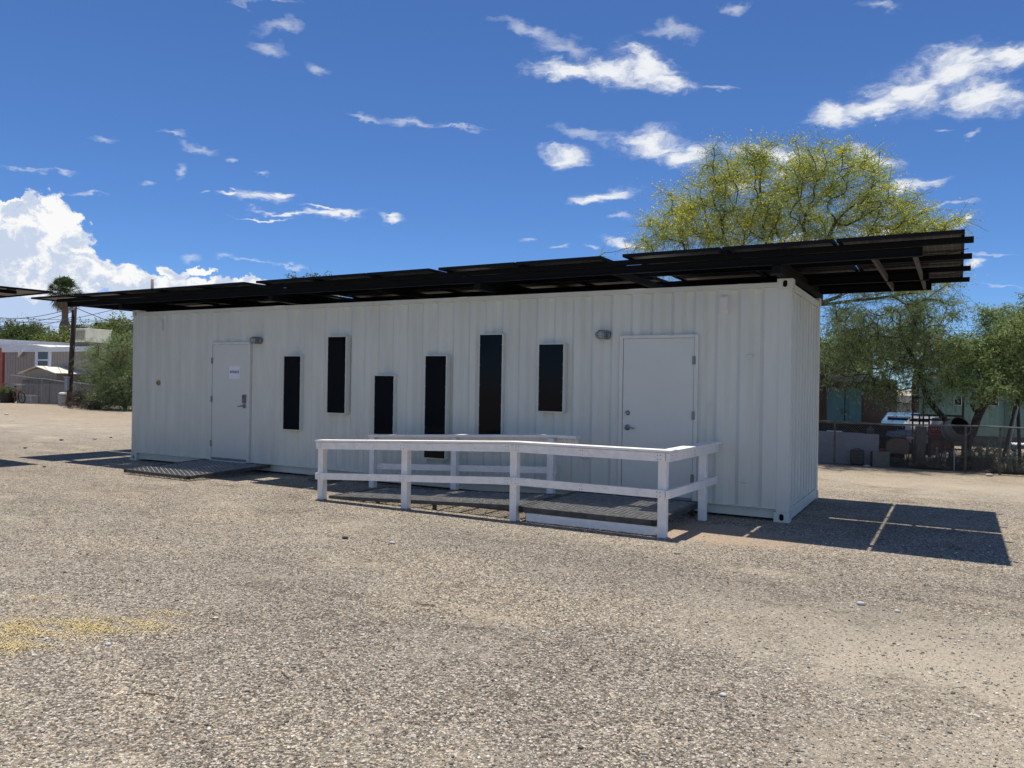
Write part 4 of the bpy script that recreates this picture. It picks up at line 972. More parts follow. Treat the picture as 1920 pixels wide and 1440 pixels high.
def bgwindow(par, u0, u1, v0, v1, Y, fw=.12, shutters=False, fm=trim, split=True):
    a, b = at(u0, v1, Y), at(u1, v0, Y); f_ = MB()
    f_.box(a.x, a.x+fw, Y-.06, Y-.002, a.z, b.z); f_.box(b.x-fw, b.x, Y-.06, Y-.002, a.z, b.z); f_.box(a.x+fw, b.x-fw, Y-.06, Y-.002, a.z, a.z+fw*.7); f_.box(a.x+fw, b.x-fw, Y-.06, Y-.002, b.z-fw*.7, b.z)
    if split: f_.box(a.x+fw, b.x-fw, Y-.06, Y-.002, (a.z+b.z)/2-.04, (a.z+b.z)/2+.04)
    w_ = f_.build('window', fm, par); p_ = MB(); p_.box(a.x+fw, b.x-fw, Y-.03, Y-.004, a.z+fw*.7, b.z-fw*.7); p_.build('pane', mat('dark_pane', (.02, .03, .035), .15), w_)
    if shutters:
        for s0 in (a.x-.26, b.x+.01): s_ = MB(); s_.box(s0, s0+.25, Y-.05, Y-.002, a.z, b.z); s_.build('shutter', trim, w_)
bgwindow(tr, 71, 93, 657, 693, Yr-.0, .07, True); bgwindow(tr, 192, 206, 664, 682, Yr, .12)
dn = MB(); dn.tube([V3(35, 668, Yr-.05), V3(38, 662, Yr-.3), V3(42, 658, Yr-.35)], [.06, .12, .05], 6); dn.build('bracket_vent', trim, tr)
# rooftop evaporative cooler
Yc = Yr+.8; beige = mat('beige_sheet_metal', (.64, .60, .44), .6, var=.08, vscale=3)
a, b = at(131, 643, Yc), at(161, 617, Yc); ec = thing('evaporative_cooler', 'beige louvred evaporative cooler on the trailer roof', 'cooler', (a.x, Yc, a.z))
mb = MB(); wdt = b.x-a.x; mb.box(a.x, b.x, Yc, Yc+wdt*1.05, a.z+.05, b.z); mb.box(a.x-.04, b.x+.04, Yc-.04, Yc+wdt*1.05+.04, b.z, b.z+.05); mb.build('housing', beige, ec, bevel=.02)
lv = MB()
for i in range(9):
    z = a.z+.18+i*(b.z-a.z-.3)/8.5; lv.box(a.x+.12, b.x-.12, Yc-.045, Yc-.002, z, z+.045)
for q in range(1, 4): lv.box(a.x+q*wdt/4-.02, a.x+q*wdt/4+.02, Yc-.05, Yc-.003, a.z+.12, b.z-.1)
lv.build('louvre', mat('beige_louvre', (.34, .32, .25), .7), ec)
bs = MB(); bs.box(a.x+.1, b.x-.1, Yc+.1, Yc+wdt, a.z-.25, a.z+.05); bs.build('stand', old_galv, ec)
# red building at the far left
Yw = 19; a, b = at(-70, 760, Yw), at(8, 652, Yw); redp = mat('red_wall', (.36, .09, .065), .7, var=.1, vscale=2)
rb = thing('red_building', 'brick red house wall with white roof edge at the left photo edge', 'building', (a.x, Yw, 0))
mb = MB(); mb.box(a.x, b.x-.2, Yw, Yw+5, -.05, b.z); mb.build('wall', redp, rb)
mb = MB(); mb.box(a.x-.2, b.x, Yw-.3, Yw+5.2, b.z+.003, b.z+.55); mb.build('roof', roofw, rb)
# shed
Ys = 17.0; a = at(42, 757, Ys); ap = at(72, 688, Ys); e1 = at(106, 699, Ys); e0 = at(40, 697, Ys)
sh = thing('garden_shed', 'weathered plywood garden shed with a sun-bleached patched gable roof', 'shed', (a.x, Ys, 0))
x0, x1, xm, dep = a.x, e1.x, ap.x, 5.4
mb = MB(); zE = e0.z-.06; zA = ap.z-.08
vs = [(x0, Ys, -.05), (x1, Ys, -.05), (x1, Ys, zE), (xm, Ys, zA), (x0, Ys, zE)]; vs += [(x, y+dep, z) for x, y, z in vs]
mb.add(vs, [(0, 1, 2, 3, 4), (9, 8, 7, 6, 5), (1, 6, 7, 2), (0, 4, 9, 5)])
for i in range(1, 9): x = x0+(x1-x0)*i/9; mb.box(x-.012, x+.012, Ys-.012, Ys-.001, 1.0, zE-.02)
mb.build('wall', shed_wood, sh)
rr_ = random.Random(4); mb = MB()
for side, (xa, za) in enumerate(((x0-.18, zE-.06), (x1+.22, zE-.06))):
    k = 8
    for i in range(k):
        y0 = Ys-.2+i*(dep+.4)/k; y1 = y0+(dep+.4)/k-.03; lift = rr_.uniform(0, .07)
        mb.add([(xm, y0, zA+.05+lift), (xm, y1, zA+.05+lift), (xa, y1, za+lift*.5), (xa, y0, za+lift*.5), (xm, y0, zA+.09+lift), (xm, y1, zA+.09+lift), (xa, y1, za+.04+lift*.5), (xa, y0, za+.04+lift*.5)],
            [(0, 1, 2, 3), (7, 6, 5, 4), (0, 3, 7, 4), (1, 5, 6, 2), (2, 6, 7, 3)])
mb.build('roof', mat('bleached_roof', (.74, .70, .58), .8, var=.15, vscale=1.5, dirt=((.3, .26, .2), 1.5, .6)), sh)
# plank screen in front of the shed
Yk = 16.6; a, b = at(41, 757, Yk), at(150, 714, Yk); pk = thing('plank_screen', 'grey weathered plank screen standing across the foot of the shed', 'fence panel', (a.x, Yk, 0)); n_ = 16
for i in range(n_):
    xa = a.x+(b.x-a.x)*i/n_; xb = a.x+(b.x-a.x)*(i+1)/n_-.03; top = b.z*(1-.07*i/n_)+rr_.uniform(-.05, .04)
    mb = MB(); mb.box(xa, xb, Yk-.02+rr_.uniform(-.02, .02), Yk+.02, -.05, top); mb.build('plank', old_ply, pk)
mb = MB(); p0 = at(36, 757, Yk-.3); p1 = at(64, 741, Yk-.3); mb.box(p0.x, p1.x, Yk-.45, Yk-.05, -.02, p1.z)
one(mb, 'concrete_trough', mat('grey_concrete', (.36, .35, .34), .9, var=.15, vscale=3), 'low pale grey block lying at the left foot of the plank screen', 'block', loc=(p0.x, Yk-.2, 0), bevel=.02)
# low chain fence on the left
def chain_fence(label, pts, h, cell, wr, rail_r, posts, mname='chain_link', group=None, m=old_galv, mesh_h0=.04):
    P0 = Vector(pts[0]); t = thing('chain_link_fence', label, 'fence', P0, 0, group)
    a, b = Vector(pts[0]), Vector(pts[1]); Ln = (b-a).length; d = (b-a)/Ln
    def hz(s): return h[0]+(h[1]-h[0])*s/Ln
    mb = MB(); mb.tube([a+d*s+Vector((0, 0, hz(s)+.012*math.sin(s*2.1))) for s in np.linspace(0, Ln, 30)], rail_r, 8); mb.build('top_rail', m, t)
    for s in posts:
        mb = MB(); p = a+d*s; mb.tube([p+Vector((0, .03, -.05)), p+Vector((0, .03, hz(s)+.02))], rail_r*1.3, 8); mb.build('post', m, t)
    mb = MB(); Hh = min(h)-mesh_h0
    nn = int((Ln+Hh)/cell)
    nrm = Vector((-d.y, d.x, 0))
    for i in range(nn):
        for sg in (1, -1):
            s0 = i*cell-(Hh if sg > 0 else 0); s1 = s0+Hh*sg
            if sg < 0: s0 = i*cell; s1 = s0-Hh
            za, zb = mesh_h0, mesh_h0+Hh
            def clip(s0, z0, s1, z1):
                pts_ = []
                t0, t1 = 0., 1.; ds = s1-s0
                if ds == 0: return None
                lo, hi = sorted(((0-s0)/ds, (Ln-s0)/ds)); t0 = max(t0, lo); t1 = min(t1, hi)
                if t1-t0 < .02: return None
                return (s0+ds*t0, z0+(z1-z0)*t0, s0+ds*t1, z0+(z1-z0)*t1)
            c = clip(s0, za, s1, zb)
            if c: mb.bar(a+d*c[0]+Vector((0, 0, c[1]))+nrm*.002*sg, a+d*c[2]+Vector((0, 0, c[3]))+nrm*.002*sg, wr, wr, up=nrm)
    mb.build(mname, m, t); return t
fa, fb_ = atz(-60, 756), atz(178, 764)
chain_fence('sagging chain link fence running in front of the shed and utility pole', [(fa.x, 16.2, 0), (at(180, 760, 16.2).x, 16.2, 0)], (1.62, 1.15), .16, .006, .026, (3.2, 8.7, 11.6, 13.4), m=galv)
# yard clutter on the left
def wheel(mb, c, r, ax, tyre=.03, spokes=10):
    M_ = Matrix.Translation(c) @ Vector(ax).to_track_quat('Z', 'Y').to_matrix().to_4x4()
    ring = [(M_ @ Vector((r*math.cos(t), r*math.sin(t), 0))) for t in np.linspace(0, 2*math.pi, 25)]
    mb.tube(ring, tyre, 6, cap=False)
    for k in range(spokes):
        t = 2*math.pi*k/spokes; mb.bar(M_ @ Vector((0, 0, 0)), M_ @ Vector((r*math.cos(t), r*math.sin(t), 0)), .012, .012)
c0_ = at(33, 742, 16.0); bt = thing('bicycle', 'old bicycle parked against the fence beside the shed', 'bicycle', (c0_.x, 16.0, 0))
for dx in (-.42, .50):
    mb = MB(); wheel(mb, (c0_.x+dx, 15.95, .36), .34, (0, 1, .1), .032); mb.build('wheel', rubber, bt)
mb = MB(); q = lambda x, z: (c0_.x+x, 15.95, z)
for p0, p1 in ((q(-.42, .36), q(-.1, .80)), (q(-.1, .80), q(.38, .86)), (q(.38, .86), q(.50, .36)), (q(-.42, .36), q(.05, .36)), (q(.05, .36), q(-.14, .95)), (q(.05, .36), q(.40, .80))): mb.tube([p0, p1], .022, 6)
mb.build('frame', mat('faded_frame_paint', (.30, .10, .08), .5), bt)
mb = MB(); mb.tube([q(.36, .86), q(.34, 1.05), q(.20, 1.08)], .016, 6); mb.tube([(c0_.x+.34, 15.7, 1.06), (c0_.x+.34, 16.2, 1.06)], .016, 6); mb.build('handlebar', galv, bt)
mb = MB(); mb.blob(q(-.15, .98), (.14, .07, .045), 2, .05); mb.build('saddle', rubber, bt, smooth=True)
def pot_plant(name, label, u, v, Y, r_, h, potm, leafm, hl, seed, cat='potted plant', n=50, ls=.12):
    c = at(u, v, Y); t = thing(name, label, cat, (c.x, Y, 0)); mb = MB(); mb.lathe([(0, 0), (r_*.75, 0), (r_, h), (r_*1.08, h), (r_*1.08, h*1.08), (r_*.9, h*1.08), (r_*.85, h*.95), (0, h*.95)], Matrix.Translation((c.x, Y, 0)), 18); mb.build('pot', potm, t)
    rg = np.random.default_rng(seed); T = np.array([[c.x, Y, h]])+rg.normal(0, r_*.3, (6, 3))*np.array([1, 1, .3]); tw, lv = sprays(T, rg, n//6, hl, 10, ls, .3, .25, .02, up=.9)
    build_quads('foliage', [(tw.reshape(-1, 3), 0), (lv.reshape(-1, 3), 1)], [twig_brown, leafm], t); return t
pot_plant('potted_plant', 'dark bushy plant in a black pot by the left fence end', 13, 757, 15.9, .45, .55, rubber, leaf_far, .8, 5, ls=.16)
c1_ = at(117, 758, 15.7); mb = MB(); mb.lathe([(0, 0), (.18, 0), (.22, .5), (.24, .5), (.24, .54), (.0, .56)], Matrix.Translation((c1_.x, 15.7, 0)), 18)
one(mb, 'water_bucket', mat('dull_plastic', (.33, .32, .31), .6, var=.2, vscale=4), 'grey lidded barrel standing left of the utility pole foot', 'barrel', loc=(c1_.x, 15.7, 0))
mb = MB(); mb.blob((c1_.x+.02, 15.7, .64), (.24, .2, .10), 2, .12, seed=3)
one(mb, 'white_sack', trim, 'white sack resting on the grey barrel beside the pole', 'sack', loc=(c1_.x, 15.7, .68), smooth=True)
def brush(name, label, cat, c, size, n, lm, seed, ls=.1, ll=.5, group=None, up=.5, dens=10, asp=.2, droop=.3):
    rg = np.random.default_rng(seed); T = np.array([list(c)])+rg.uniform(-1, 1, (n, 3))*np.array(size); T[:, 2] = np.abs(T[:, 2])
    tw, lv = sprays(T, rg, 6, ll, dens, ls, asp, droop, .014, up=up); t = thing(name, label, cat, c, 0, group)
    lst = [(tw.reshape(-1, 3), 0)]; 
    if lm: lst.append((lv.reshape(-1, 3), 1))
    build_quads('foliage' if lm else 'twigs', lst, [twig_brown, lm or twig_brown], t); return t
p = at(152, 765, 15.0); brush('brush_pile', 'dark heap of dead brush right of the utility pole foot', 'brush pile', (p.x, 15.0, 0), (.55, .4, .8), 60, mat('dead_leaf', (.075, .055, .045), .9, island=.5), 8, .1, .45)
p = at(168, 768, 14.2); brush('dead_brush', 'low dry brush at the foot of the feathery bush', 'brush', (p.x+.3, 14.0, 0), (1.2, .4, .25), 50, MATS['dead_leaf'], 9, .1, .4)

# ------------------------------------------------------------------ yard behind the right-hand fence
x0_, x1_ = 7.6, 17.5; Yg = 7.9
def sx(u, Y=Yg): return at(u, 800, Y).x-x0_
chain_fence('low rusty chain link fence closing the gravel lot on the right', [(x0_, Yg, 0), (x1_, Yg, 0)], (.895, .91), .052, .0042, .016, [sx(u) for u in (1565, 1811, 1876)]+[.4, 2.4, 8.9])
# standing pipe of the fence at centre right (white stake)
# shed-like brown building with teal doors
Yd = 15; bw = mat('brown_stucco', (.115, .075, .058), .85, var=.2, vscale=2, dirt=((.06, .05, .04), 2, .6))
a, b = at(1535, 800, Yd), at(1672, 708, Yd); bh = thing('brown_outbuilding', 'brown outbuilding with teal double doors under the dark mesquite', 'building', (a.x, Yd, 0))
mb = MB(); mb.box(a.x-2, b.x, Yd, Yd+3, -.05, b.z-.05); mb.build('wall', bw, bh)
mb = MB(); mb.box(a.x-2.1, b.x-.55, Yd-.45, Yd+3.1, b.z-.03, b.z+.04); mb.box(a.x-2.1, b.x-.55, Yd-.47, Yd-.45, b.z-.13, b.z+.06); mb.build('roof', grey_wood, bh)
teal = mat('teal_paint', (.085, .20, .215), .6, var=.12, vscale=3); tealw = mat('green_siding', (.20, .33, .29), .6, var=.08, vscale=2)
for (u0, u1) in ((1551, 1584), (1585, 1616)):
    p, q = at(u0, 792, Yd), at(u1, 727, Yd); mb = MB(); mb.box(p.x, q.x, Yd-.05, Yd-.004, .05, q.z); mb.box(p.x+.05, p.x+.08, Yd-.065, Yd-.05, .1, q.z-.05); dd_ = mb.build('door', teal, bh)
    k_ = MB(); kx = q.x-.06 if u0 < 1560 else p.x+.06; k_.box(kx-.012, kx+.012, Yd-.09, Yd-.066, .85, 1.0); k_.build('handle', old_galv, dd_)
p = at(1544, 800, 11.5); q = at(1544, 684, 11.5); mb = MB(); mb.box(p.x-.09, p.x+.07, 11.4, 11.56, -.05, q.z)
one(mb, 'wooden_post', brown_wood, 'thick brown timber post standing right behind the container corner', 'post', loc=(p.x, 11.5, 0), bevel=.008)
# green trailer
Ye = 16.5; a, b = at(1722, 800, Ye), at(1990, 712, Ye); gt = thing('green_trailer', 'sea green ribbed trailer with two small windows behind the leaning trunks', 'mobile home', (a.x, Ye, 0))
siding(a.x, b.x, Ye, Ye+3, .3, b.z, .12).build('wall', tealw, gt)
mb = MB(); mb.box(a.x-.1, b.x+.1, Ye-.12, Ye+3.1, b.z+.004, b.z+.07); mb.build('roof', roofw, gt)
mb = MB(); mb.box(a.x+.1, b.x, Ye+.1, Ye+2.9, -.05, .3); mb.build('skirting', old_galv, gt)
mb = MB(); p = at(1893, 780, Ye); mb.box(p.x-.12, p.x+.12, Ye-.08, Ye-.013, .3, b.z); mb.build('corner_strip', mat('dark_green_strip', (.10, .17, .15), .6), gt)
for u0, u1, v0, v1 in ((1788, 1804, 742, 760), (1852, 1873, 738, 761)): bgwindow(gt, u0, u1, v0, v1, Ye-.012, .02, False, trim, False)
# far pale wall and bright gap between the buildings
Yh = 26; a, b = at(1640, 770, Yh), at(1745, 742, Yh); fb2 = thing('pale_far_house', 'pale far house wall seen in the gap beside the brown outbuilding', 'building', (a.x, Yh, 0))
mb = MB(); mb.box(a.x, b.x, Yh, Yh+3, -.05, b.z-.3); mb.build('wall', mat('pale_wall', (.45, .46, .46), .8, var=.1, vscale=1), fb2); mb = MB(); mb.box(a.x-.2, b.x+.2, Yh-.2, Yh+3.2, b.z-.296, b.z); mb.build('roof', roofw, fb2)
Yh2 = 30; a, b = at(1480, 700, Yh2), at(1625, 641, Yh2); fb3 = thing('long_pale_roof_house', 'far house whose thin pale roof edge shows past the container corner', 'building', (a.x, Yh2, 0))
mb = MB(); mb.box(a.x, b.x, Yh2, Yh2+4, -.05, b.z-.12); mb.build('wall', mat('olive_wall', (.10, .12, .07), .9, var=.2, vscale=1), fb3); mb = MB(); mb.box(a.x-.2, b.x+.2, Yh2-.2, Yh2+4.2, b.z-.1, b.z); mb.build('roof', roofw, fb3)
# parked blue car and white pickup, mostly hidden
def car(name, label, x, y, L_, W_, Hh, bodym, rot, cat='car', cabf=(.25, .72)):
    t = thing(name, label, cat, (x, y, 0), rot); T = world_of(t)
    prof = [(0, .28), (0, .62), (.03, .72), (cabf[0]-.02, .80), (cabf[0]+.08, Hh-.05), (cabf[0]+.16, Hh), (cabf[1]-.10, Hh), (cabf[1]-.02, Hh-.08), (cabf[1]+.08, .86), (.98, .78), (1, .6), (1, .28)]
    mb = MB(); n = len(prof); vs = []
    for sy, ins in ((-1, 1), (-.96, 1), (.96, 1), (1, 1)):
        for px_, pz in prof:
            k = 1 if pz < .85 else .82
            vs.append(((px_-.5)*L_, sy*W_/2*k, pz if abs(sy) < 1 else pz*.97+.01))
    fs = [(i*n+j, i*n+(j+1) % n, (i+1)*n+(j+1) % n, (i+1)*n+j) for i in range(3) for j in range(n)]+[tuple(range(n-1, -1, -1)), tuple(range(3*n, 4*n))]
    mb.add([T @ Vector(v) for v in vs], fs); body = mb.build('body', bodym, t, bevel=.02)
    gm = MATS['dark_pane']
    for sy in (-1, 1):
        g_ = MB(); y_ = sy*(W_/2*.82+.006); a0, a1 = (cabf[0]+.09-.5)*L_, (cabf[1]-.04-.5)*L_
        g_.add([T @ Vector(v) for v in ((a0-.12, y_*1.07, .90), (a1+.2, y_*1.07, .90), (a1, y_, Hh-.1), (a0+.05, y_, Hh-.1))], [(0, 1, 2, 3)]); g_.build('side_window', gm, t)
    g_ = MB(); x_a, x_b = (cabf[0]-.01-.5)*L_-.02, (cabf[0]+.075-.5)*L_-.02; g_.add([T @ Vector(v) for v in ((x_a, -W_*.38, .86), (x_a, W_*.38, .86), (x_b, W_*.36, Hh-.08), (x_b, -W_*.36, Hh-.08))], [(0, 1, 2, 3)]); g_.build('windscreen', gm, t)
    for sx_ in (-.32, .32):
        for sy in (-1, 1):
            w_ = MB(); M_ = T @ Matrix.Translation((sx_*L_, sy*(W_/2-.09), .31)) @ Matrix.Rotation(R(90), 4, 'X'); w_.lathe([(0, -.1), (.2, -.1), (.30, -.09), (.31, -.05), (.31, .05), (.30, .09), (.2, .1), (0, .1)], M_, 18); wo = w_.build('wheel', rubber, t)
            r_ = MB(); r_.lathe([(0, -.105), (.18, -.105), (.18, .105), (0, .105)], M_, 12); r_.build('rim', galv, wo)
    for sy in (-1, 1):
        l_ = MB(); l_.add([T @ Vector(v) for v in ((-L_/2-.006, sy*W_*.32-.1, .6), (-L_/2-.006, sy*W_*.32+.1, .6), (-L_/2-.006, sy*W_*.32+.1, .7), (-L_/2-.006, sy*W_*.32-.1, .7))], [(0, 1, 2, 3)]); l_.build('headlight', trim, t)
    return t
bc = at(1689, 800, 13.4); car('parked_car', 'blue car parked behind the yard, only its roof and glass showing', bc.x+.05, 13.6, 2.4, .95, .98, mat('blue_paint', (.08, .15, .24), .25, spec=.6), R(90))
wc = at(1735, 800, 13.0); car('white_pickup', 'white vehicle parked behind the rusty rack frame', wc.x, 13.2, 2.3, .62, .90, mat('white_car_paint', (.27, .28, .29), .3, spec=.6), R(80), 'pickup', (.15, .8))
# rusty rack frame
rust = mat('rusty_steel', (.11, .055, .04), .8, var=.3, vscale=8)
Yk2 = 10.6; rk = thing('steel_rack', 'tall rusty steel rack frame standing before the white vehicle', 'rack', tuple(at(1750, 872, Yk2)))
xa, xb = at(1711, 800, Yk2).x, at(1806, 800, Yk2).x; zt_ = at(1760, 746, Yk2).z; zm_ = at(1760, 779, Yk2).z
for x, z in ((xa, zt_), (at(1731, 800, Yk2).x, zt_), (at(1724, 800, Yk2).x, zm_), (at(1742, 800, Yk2).x, zm_)):
    mb = MB(); mb.box(x-.018, x+.018, Yk2-.018, Yk2+.018, -.03, z); mb.build('upright', rust, rk)
mb = MB(); x = at(1806, 800, Yk2).x; mb.box(x-.022, x+.022, Yk2+.5, Yk2+.54, -.03, at(1806, 700, Yk2).z); mb.build('upright', rust, rk)
for z, x_e in ((zt_, at(1737, 800, Yk2).x), (zm_, xb), (.92, xb), (.6, xb)):
    mb = MB(); mb.box(xa-.03, x_e, Yk2-.024, Yk2-.019, z-.02, z+.02); mb.box(xa-.03, x_e, Yk2+.019, Yk2+.024, z-.02, z+.02); mb.build('rail', rust, rk)
# red slatted crate on a brown bench, with bottles
Yb2 = 9.7
def crate(name, label, u0, u1, v0, v1, Y, dep, m, cat, slats=4, back=dark_hole):
    a, b = at(u0, v1, Y), at(u1, v0, Y); t = thing(name, label, cat, (a.x, Y, a.z)); h_ = (b.z-a.z)
    for i in range(slats):
        z = a.z+h_*i/slats
        mb = MB(); mb.box(a.x, b.x, Y-.01, Y+.006, z, z+h_/slats*.78); mb.box(a.x, b.x, Y+dep-.006, Y+dep+.01, z, z+h_/slats*.78); mb.box(b.x-.004, b.x+.012, Y+.007, Y+dep-.007, z, z+h_/slats*.78); mb.box(a.x-.012, a.x+.004, Y+.007, Y+dep-.007, z, z+h_/slats*.78); mb.build('slat', m, t)
    mb = MB(); mb.box(a.x+.01, b.x-.01, Y+.012, Y+dep-.012, a.z+.002, b.z-.03); mb.build('liner', back, t); return t
crate('red_crate', 'dark red slatted crate sitting on the brown bench left of the mixer', 1743, 1779, 800, 822, Yb2, .35, mat('dark_red_paint', (.34, .03, .025), .6, var=.2, vscale=6), 'crate')
mk = thing('enamel_sign', 'small red plate with pale worn lettering strokes on the red crate', 'sign', tuple(at(1757, 806, Yb2-.02)))
mb = MB()
for i, u in enumerate((1747, 1750, 1753, 1756, 1760, 1763, 1766, 1768)): p = at(u, 804+.4*(i % 3), Yb2-.02); mb.box(p.x-.008, p.x+.008, Yb2-.018, Yb2-.012, p.z-.018-.008*(i % 2), p.z+.012)
mb.build('worn_lettering', mat('worn_white', (.5, .42, .4), .8), mk)
a, b = at(1738, 870, Yb2-.15), at(1790, 823, Yb2-.15); bn = thing('wooden_bench', 'brown wooden bench with a panelled front behind the stump', 'bench', (a.x, Yb2, 0))
mb = MB(); mb.box(a.x, b.x, Yb2-.18, Yb2+.42, b.z-.03, b.z); mb.build('bench_top', brown_wood, bn, bevel=.004)
mb = MB(); mb.box(a.x+.03, b.x-.03, Yb2-.10, Yb2-.07, b.z-.30, b.z-.033); mb.build('front_board', mat('red_brown_board', (.26, .10, .055), .7, var=.2, vscale=5), bn)
for x in (a.x+.03, b.x-.07):
    for y in (Yb2-.14, Yb2+.36): mb = MB(); mb.box(x, x+.04, y, y+.04, -.02, b.z-.033); mb.build('leg', brown_wood, bn)
mb = MB(); mb.box(a.x-.02, b.x+.02, Yb2-.42, Yb2-.2, .115, .14)
sh_ = one(mb, 'low_plank', grey_wood, 'low grey plank shelf in front of the brown bench holding bottles', 'plank', loc=(a.x, Yb2-.3, .12))
mb = MB(); [mb.box(x, x+.1, Yb2-.4, Yb2-.24, -.02, .114) for x in (a.x+.02, b.x-.12)]; fo_ = mb.build('foot', grey_wood, sh_)
for i, u in enumerate((1757, 1771.5, 1786)):
    p = at(u, 845, Yb2-.32); mb = MB(); z0 = .14; M_ = Matrix.Translation((p.x, Yb2-.32, z0)); mb.lathe([(0, 0), (.028, 0), (.03, .01), (.03, .13), (.012, .17), (.011, .2), (0, .2)], M_, 12)
    bo = mb.build('bottle', mat('white_label_bottle', (.35, .22, .18), .3), None, smooth=True); tag(bo, ('clear bottle on the low plank, nearest the stump', 'middle bottle of three on the low plank', 'right hand bottle on the low plank, nearest the mixer')[i], 'bottle', 'bottles on the low plank')
    mb = MB(); mb.lathe([(.0, .232), (.014, .232), (.014, .2), (.0, .2)], M_, 10); mb.build('cap', trim, bo)
    mb = MB(); mb.lathe([(.0305, .03), (.0305, .09)], M_, 12); mb.build('label_band', trim, bo)
# cement mixer
cmx = thing('cement_mixer', 'old cement mixer with its wide drum mouth tipped toward the lot', 'cement mixer', tuple(at(1790, 872, 9.3)))
mc = at(1794, 804, 9.3); dm = mat('dusty_drum', (.20, .195, .18), .75, var=.25, vscale=7, dirt=((.07, .05, .04), 6, .8))
D_ = Vector((.50, -.70, .42)).normalized(); M_ = Matrix.Translation(mc) @ D_.to_track_quat('Z', 'Y').to_matrix().to_4x4()
mb = MB(); mb.lathe([(.0, -.36), (.12, -.35), (.22, -.22), (.245, -.08), (.235, .02), (.205, .13), (.215, .14), (.222, .13), (.212, .10)], M_, 26); mb.lathe([(.205, .13), (.19, .02), (.2, -.08), (.1, -.3), (0, -.3)], M_, 26, 1); mb.build('drum', [dm, dark_hole], cmx, smooth=True)
mb = MB(); ring = [M_ @ Vector((.255*math.cos(t), .255*math.sin(t), -.08)) for t in np.linspace(0, 2*math.pi, 30)]; mb.tube(ring, .012, 6, cap=False); mb.build('ring_gear', rust, cmx)
mb = MB(); cz = mc.z
for s_ in (-1, 1): mb.tube([(mc.x+.27*s_, mc.y+.05, cz-.05), (mc.x+.25*s_, mc.y+.05, .35), (mc.x+.32*s_, mc.y-.2, 0)], .018, 6); mb.tube([(mc.x+.25*s_, mc.y+.05, .35), (mc.x+.32*s_, mc.y+.3, 0)], .018, 6)
mb.tube([(mc.x-.25, mc.y+.05, .35), (mc.x+.25, mc.y+.05, .35)], .018, 6); mb.build('stand', rust, cmx)
for s_ in (-1, 1): mb = MB(); wheel(mb, (mc.x+.33*s_, mc.y+.25, .14), .12, (1, 0, 0), .025, 6); mb.build('wheel', rubber, cmx)
# stump / concrete pillar
a, b = at(1712, 866, 8.7), at(1737, 800, 8.7); cxs = (a.x+b.x)/2; mb = MB(); rs = (b.x-a.x)/2
mb.tube([(cxs, 8.7, -.05), (cxs-.01, 8.7, .3), (cxs+.01, 8.7, .6), (cxs+.02, 8.72, b.z)], [rs*1.12, rs, rs*.98, rs*.9], 14)
one(mb, 'tree_stump', grain_mat('stump_bark', (.15, .125, .09), (.05, .04, .03), .8, sc=(6, 6, 2)), 'thick upright cut log standing between chair and bench', 'stump', loc=(cxs, 8.7, 0), smooth=True)
# white board leaning behind the fence
a, b = at(1515, 872, 8.35), at(1648, 815, 8.35); mb = MB(); mb.add([(a.x, 8.3, .0), (b.x, 8.3, .0), (b.x, 8.42, b.z), (a.x, 8.42, b.z+.03), (a.x, 8.33, .0), (b.x, 8.33, .0), (b.x, 8.45, b.z), (a.x, 8.45, b.z+.03)], [(0, 1, 2, 3), (7, 6, 5, 4), (0, 4, 5, 1), (1, 5, 6, 2), (2, 6, 7, 3), (3, 7, 4, 0)])
one(mb, 'white_board', mat('dull_white_board', (.27, .27, .295), .7, var=.12, vscale=2), 'long dull white board leaning up behind the chain link fence', 'board', loc=(a.x, 8.35, 0))
# dark shelf behind the board with odds and ends
a, b = at(1520, 812, 9.4), at(1700, 799, 9.4); wbn = thing('dark_workbench', 'dark low workbench behind the white board', 'workbench', (a.x, 9.5, 0))
mb = MB(); mb.box(a.x, b.x, 9.35, 10.0, a.z-.04, a.z); mb.build('bench_top', beam_steel, wbn)
mb = MB(); mb.box(a.x+.05, b.x-.05, 9.95, 9.98, .05, b.z-.02); mb.build('back_board', dark_hole, wbn)
for x in (a.x+.05, (a.x+b.x)/2, b.x-.1): mb = MB(); mb.box(x, x+.05, 9.4, 9.45, -.02, a.z-.043); mb.build('leg', beam_steel, wbn)
zb_ = a.z
for u0, u1, hgt, mm, lb_, nm, ct in ((1549, 1580, .06, trim, 'pale long box on the dark workbench near the container', 'long_box', 'box'), (1588, 1620, .035, old_galv, 'thin grey tray on the dark workbench, middle', 'metal_tray', 'tray')):
    p, q = at(u0, 806, 9.45), at(u1, 806, 9.45); mb = MB(); mb.box(p.x, q.x, 9.4, 9.55, zb_+.001, zb_+hgt); mb.box(p.x+.02, q.x-.02, 9.42, 9.53, zb_+hgt, zb_+hgt+.012); one(mb, nm, mm, lb_, ct, loc=(p.x, 9.45, zb_), bevel=.004)
p = at(1632, 806, 9.45); mb = MB(); mb.lathe([(0, 0), (.06, 0), (.075, .03), (.075, .12), (.05, .16), (.02, .17), (.02, .2), (0, .2)], Matrix.Translation((p.x, 9.5, zb_+.001)), 16)
one(mb, 'dark_jug', mat('dark_blue_grey', (.05, .06, .075), .4), 'round dark jug on the workbench beside the blue bundle', 'jug', loc=(p.x, 9.5, zb_), smooth=True)
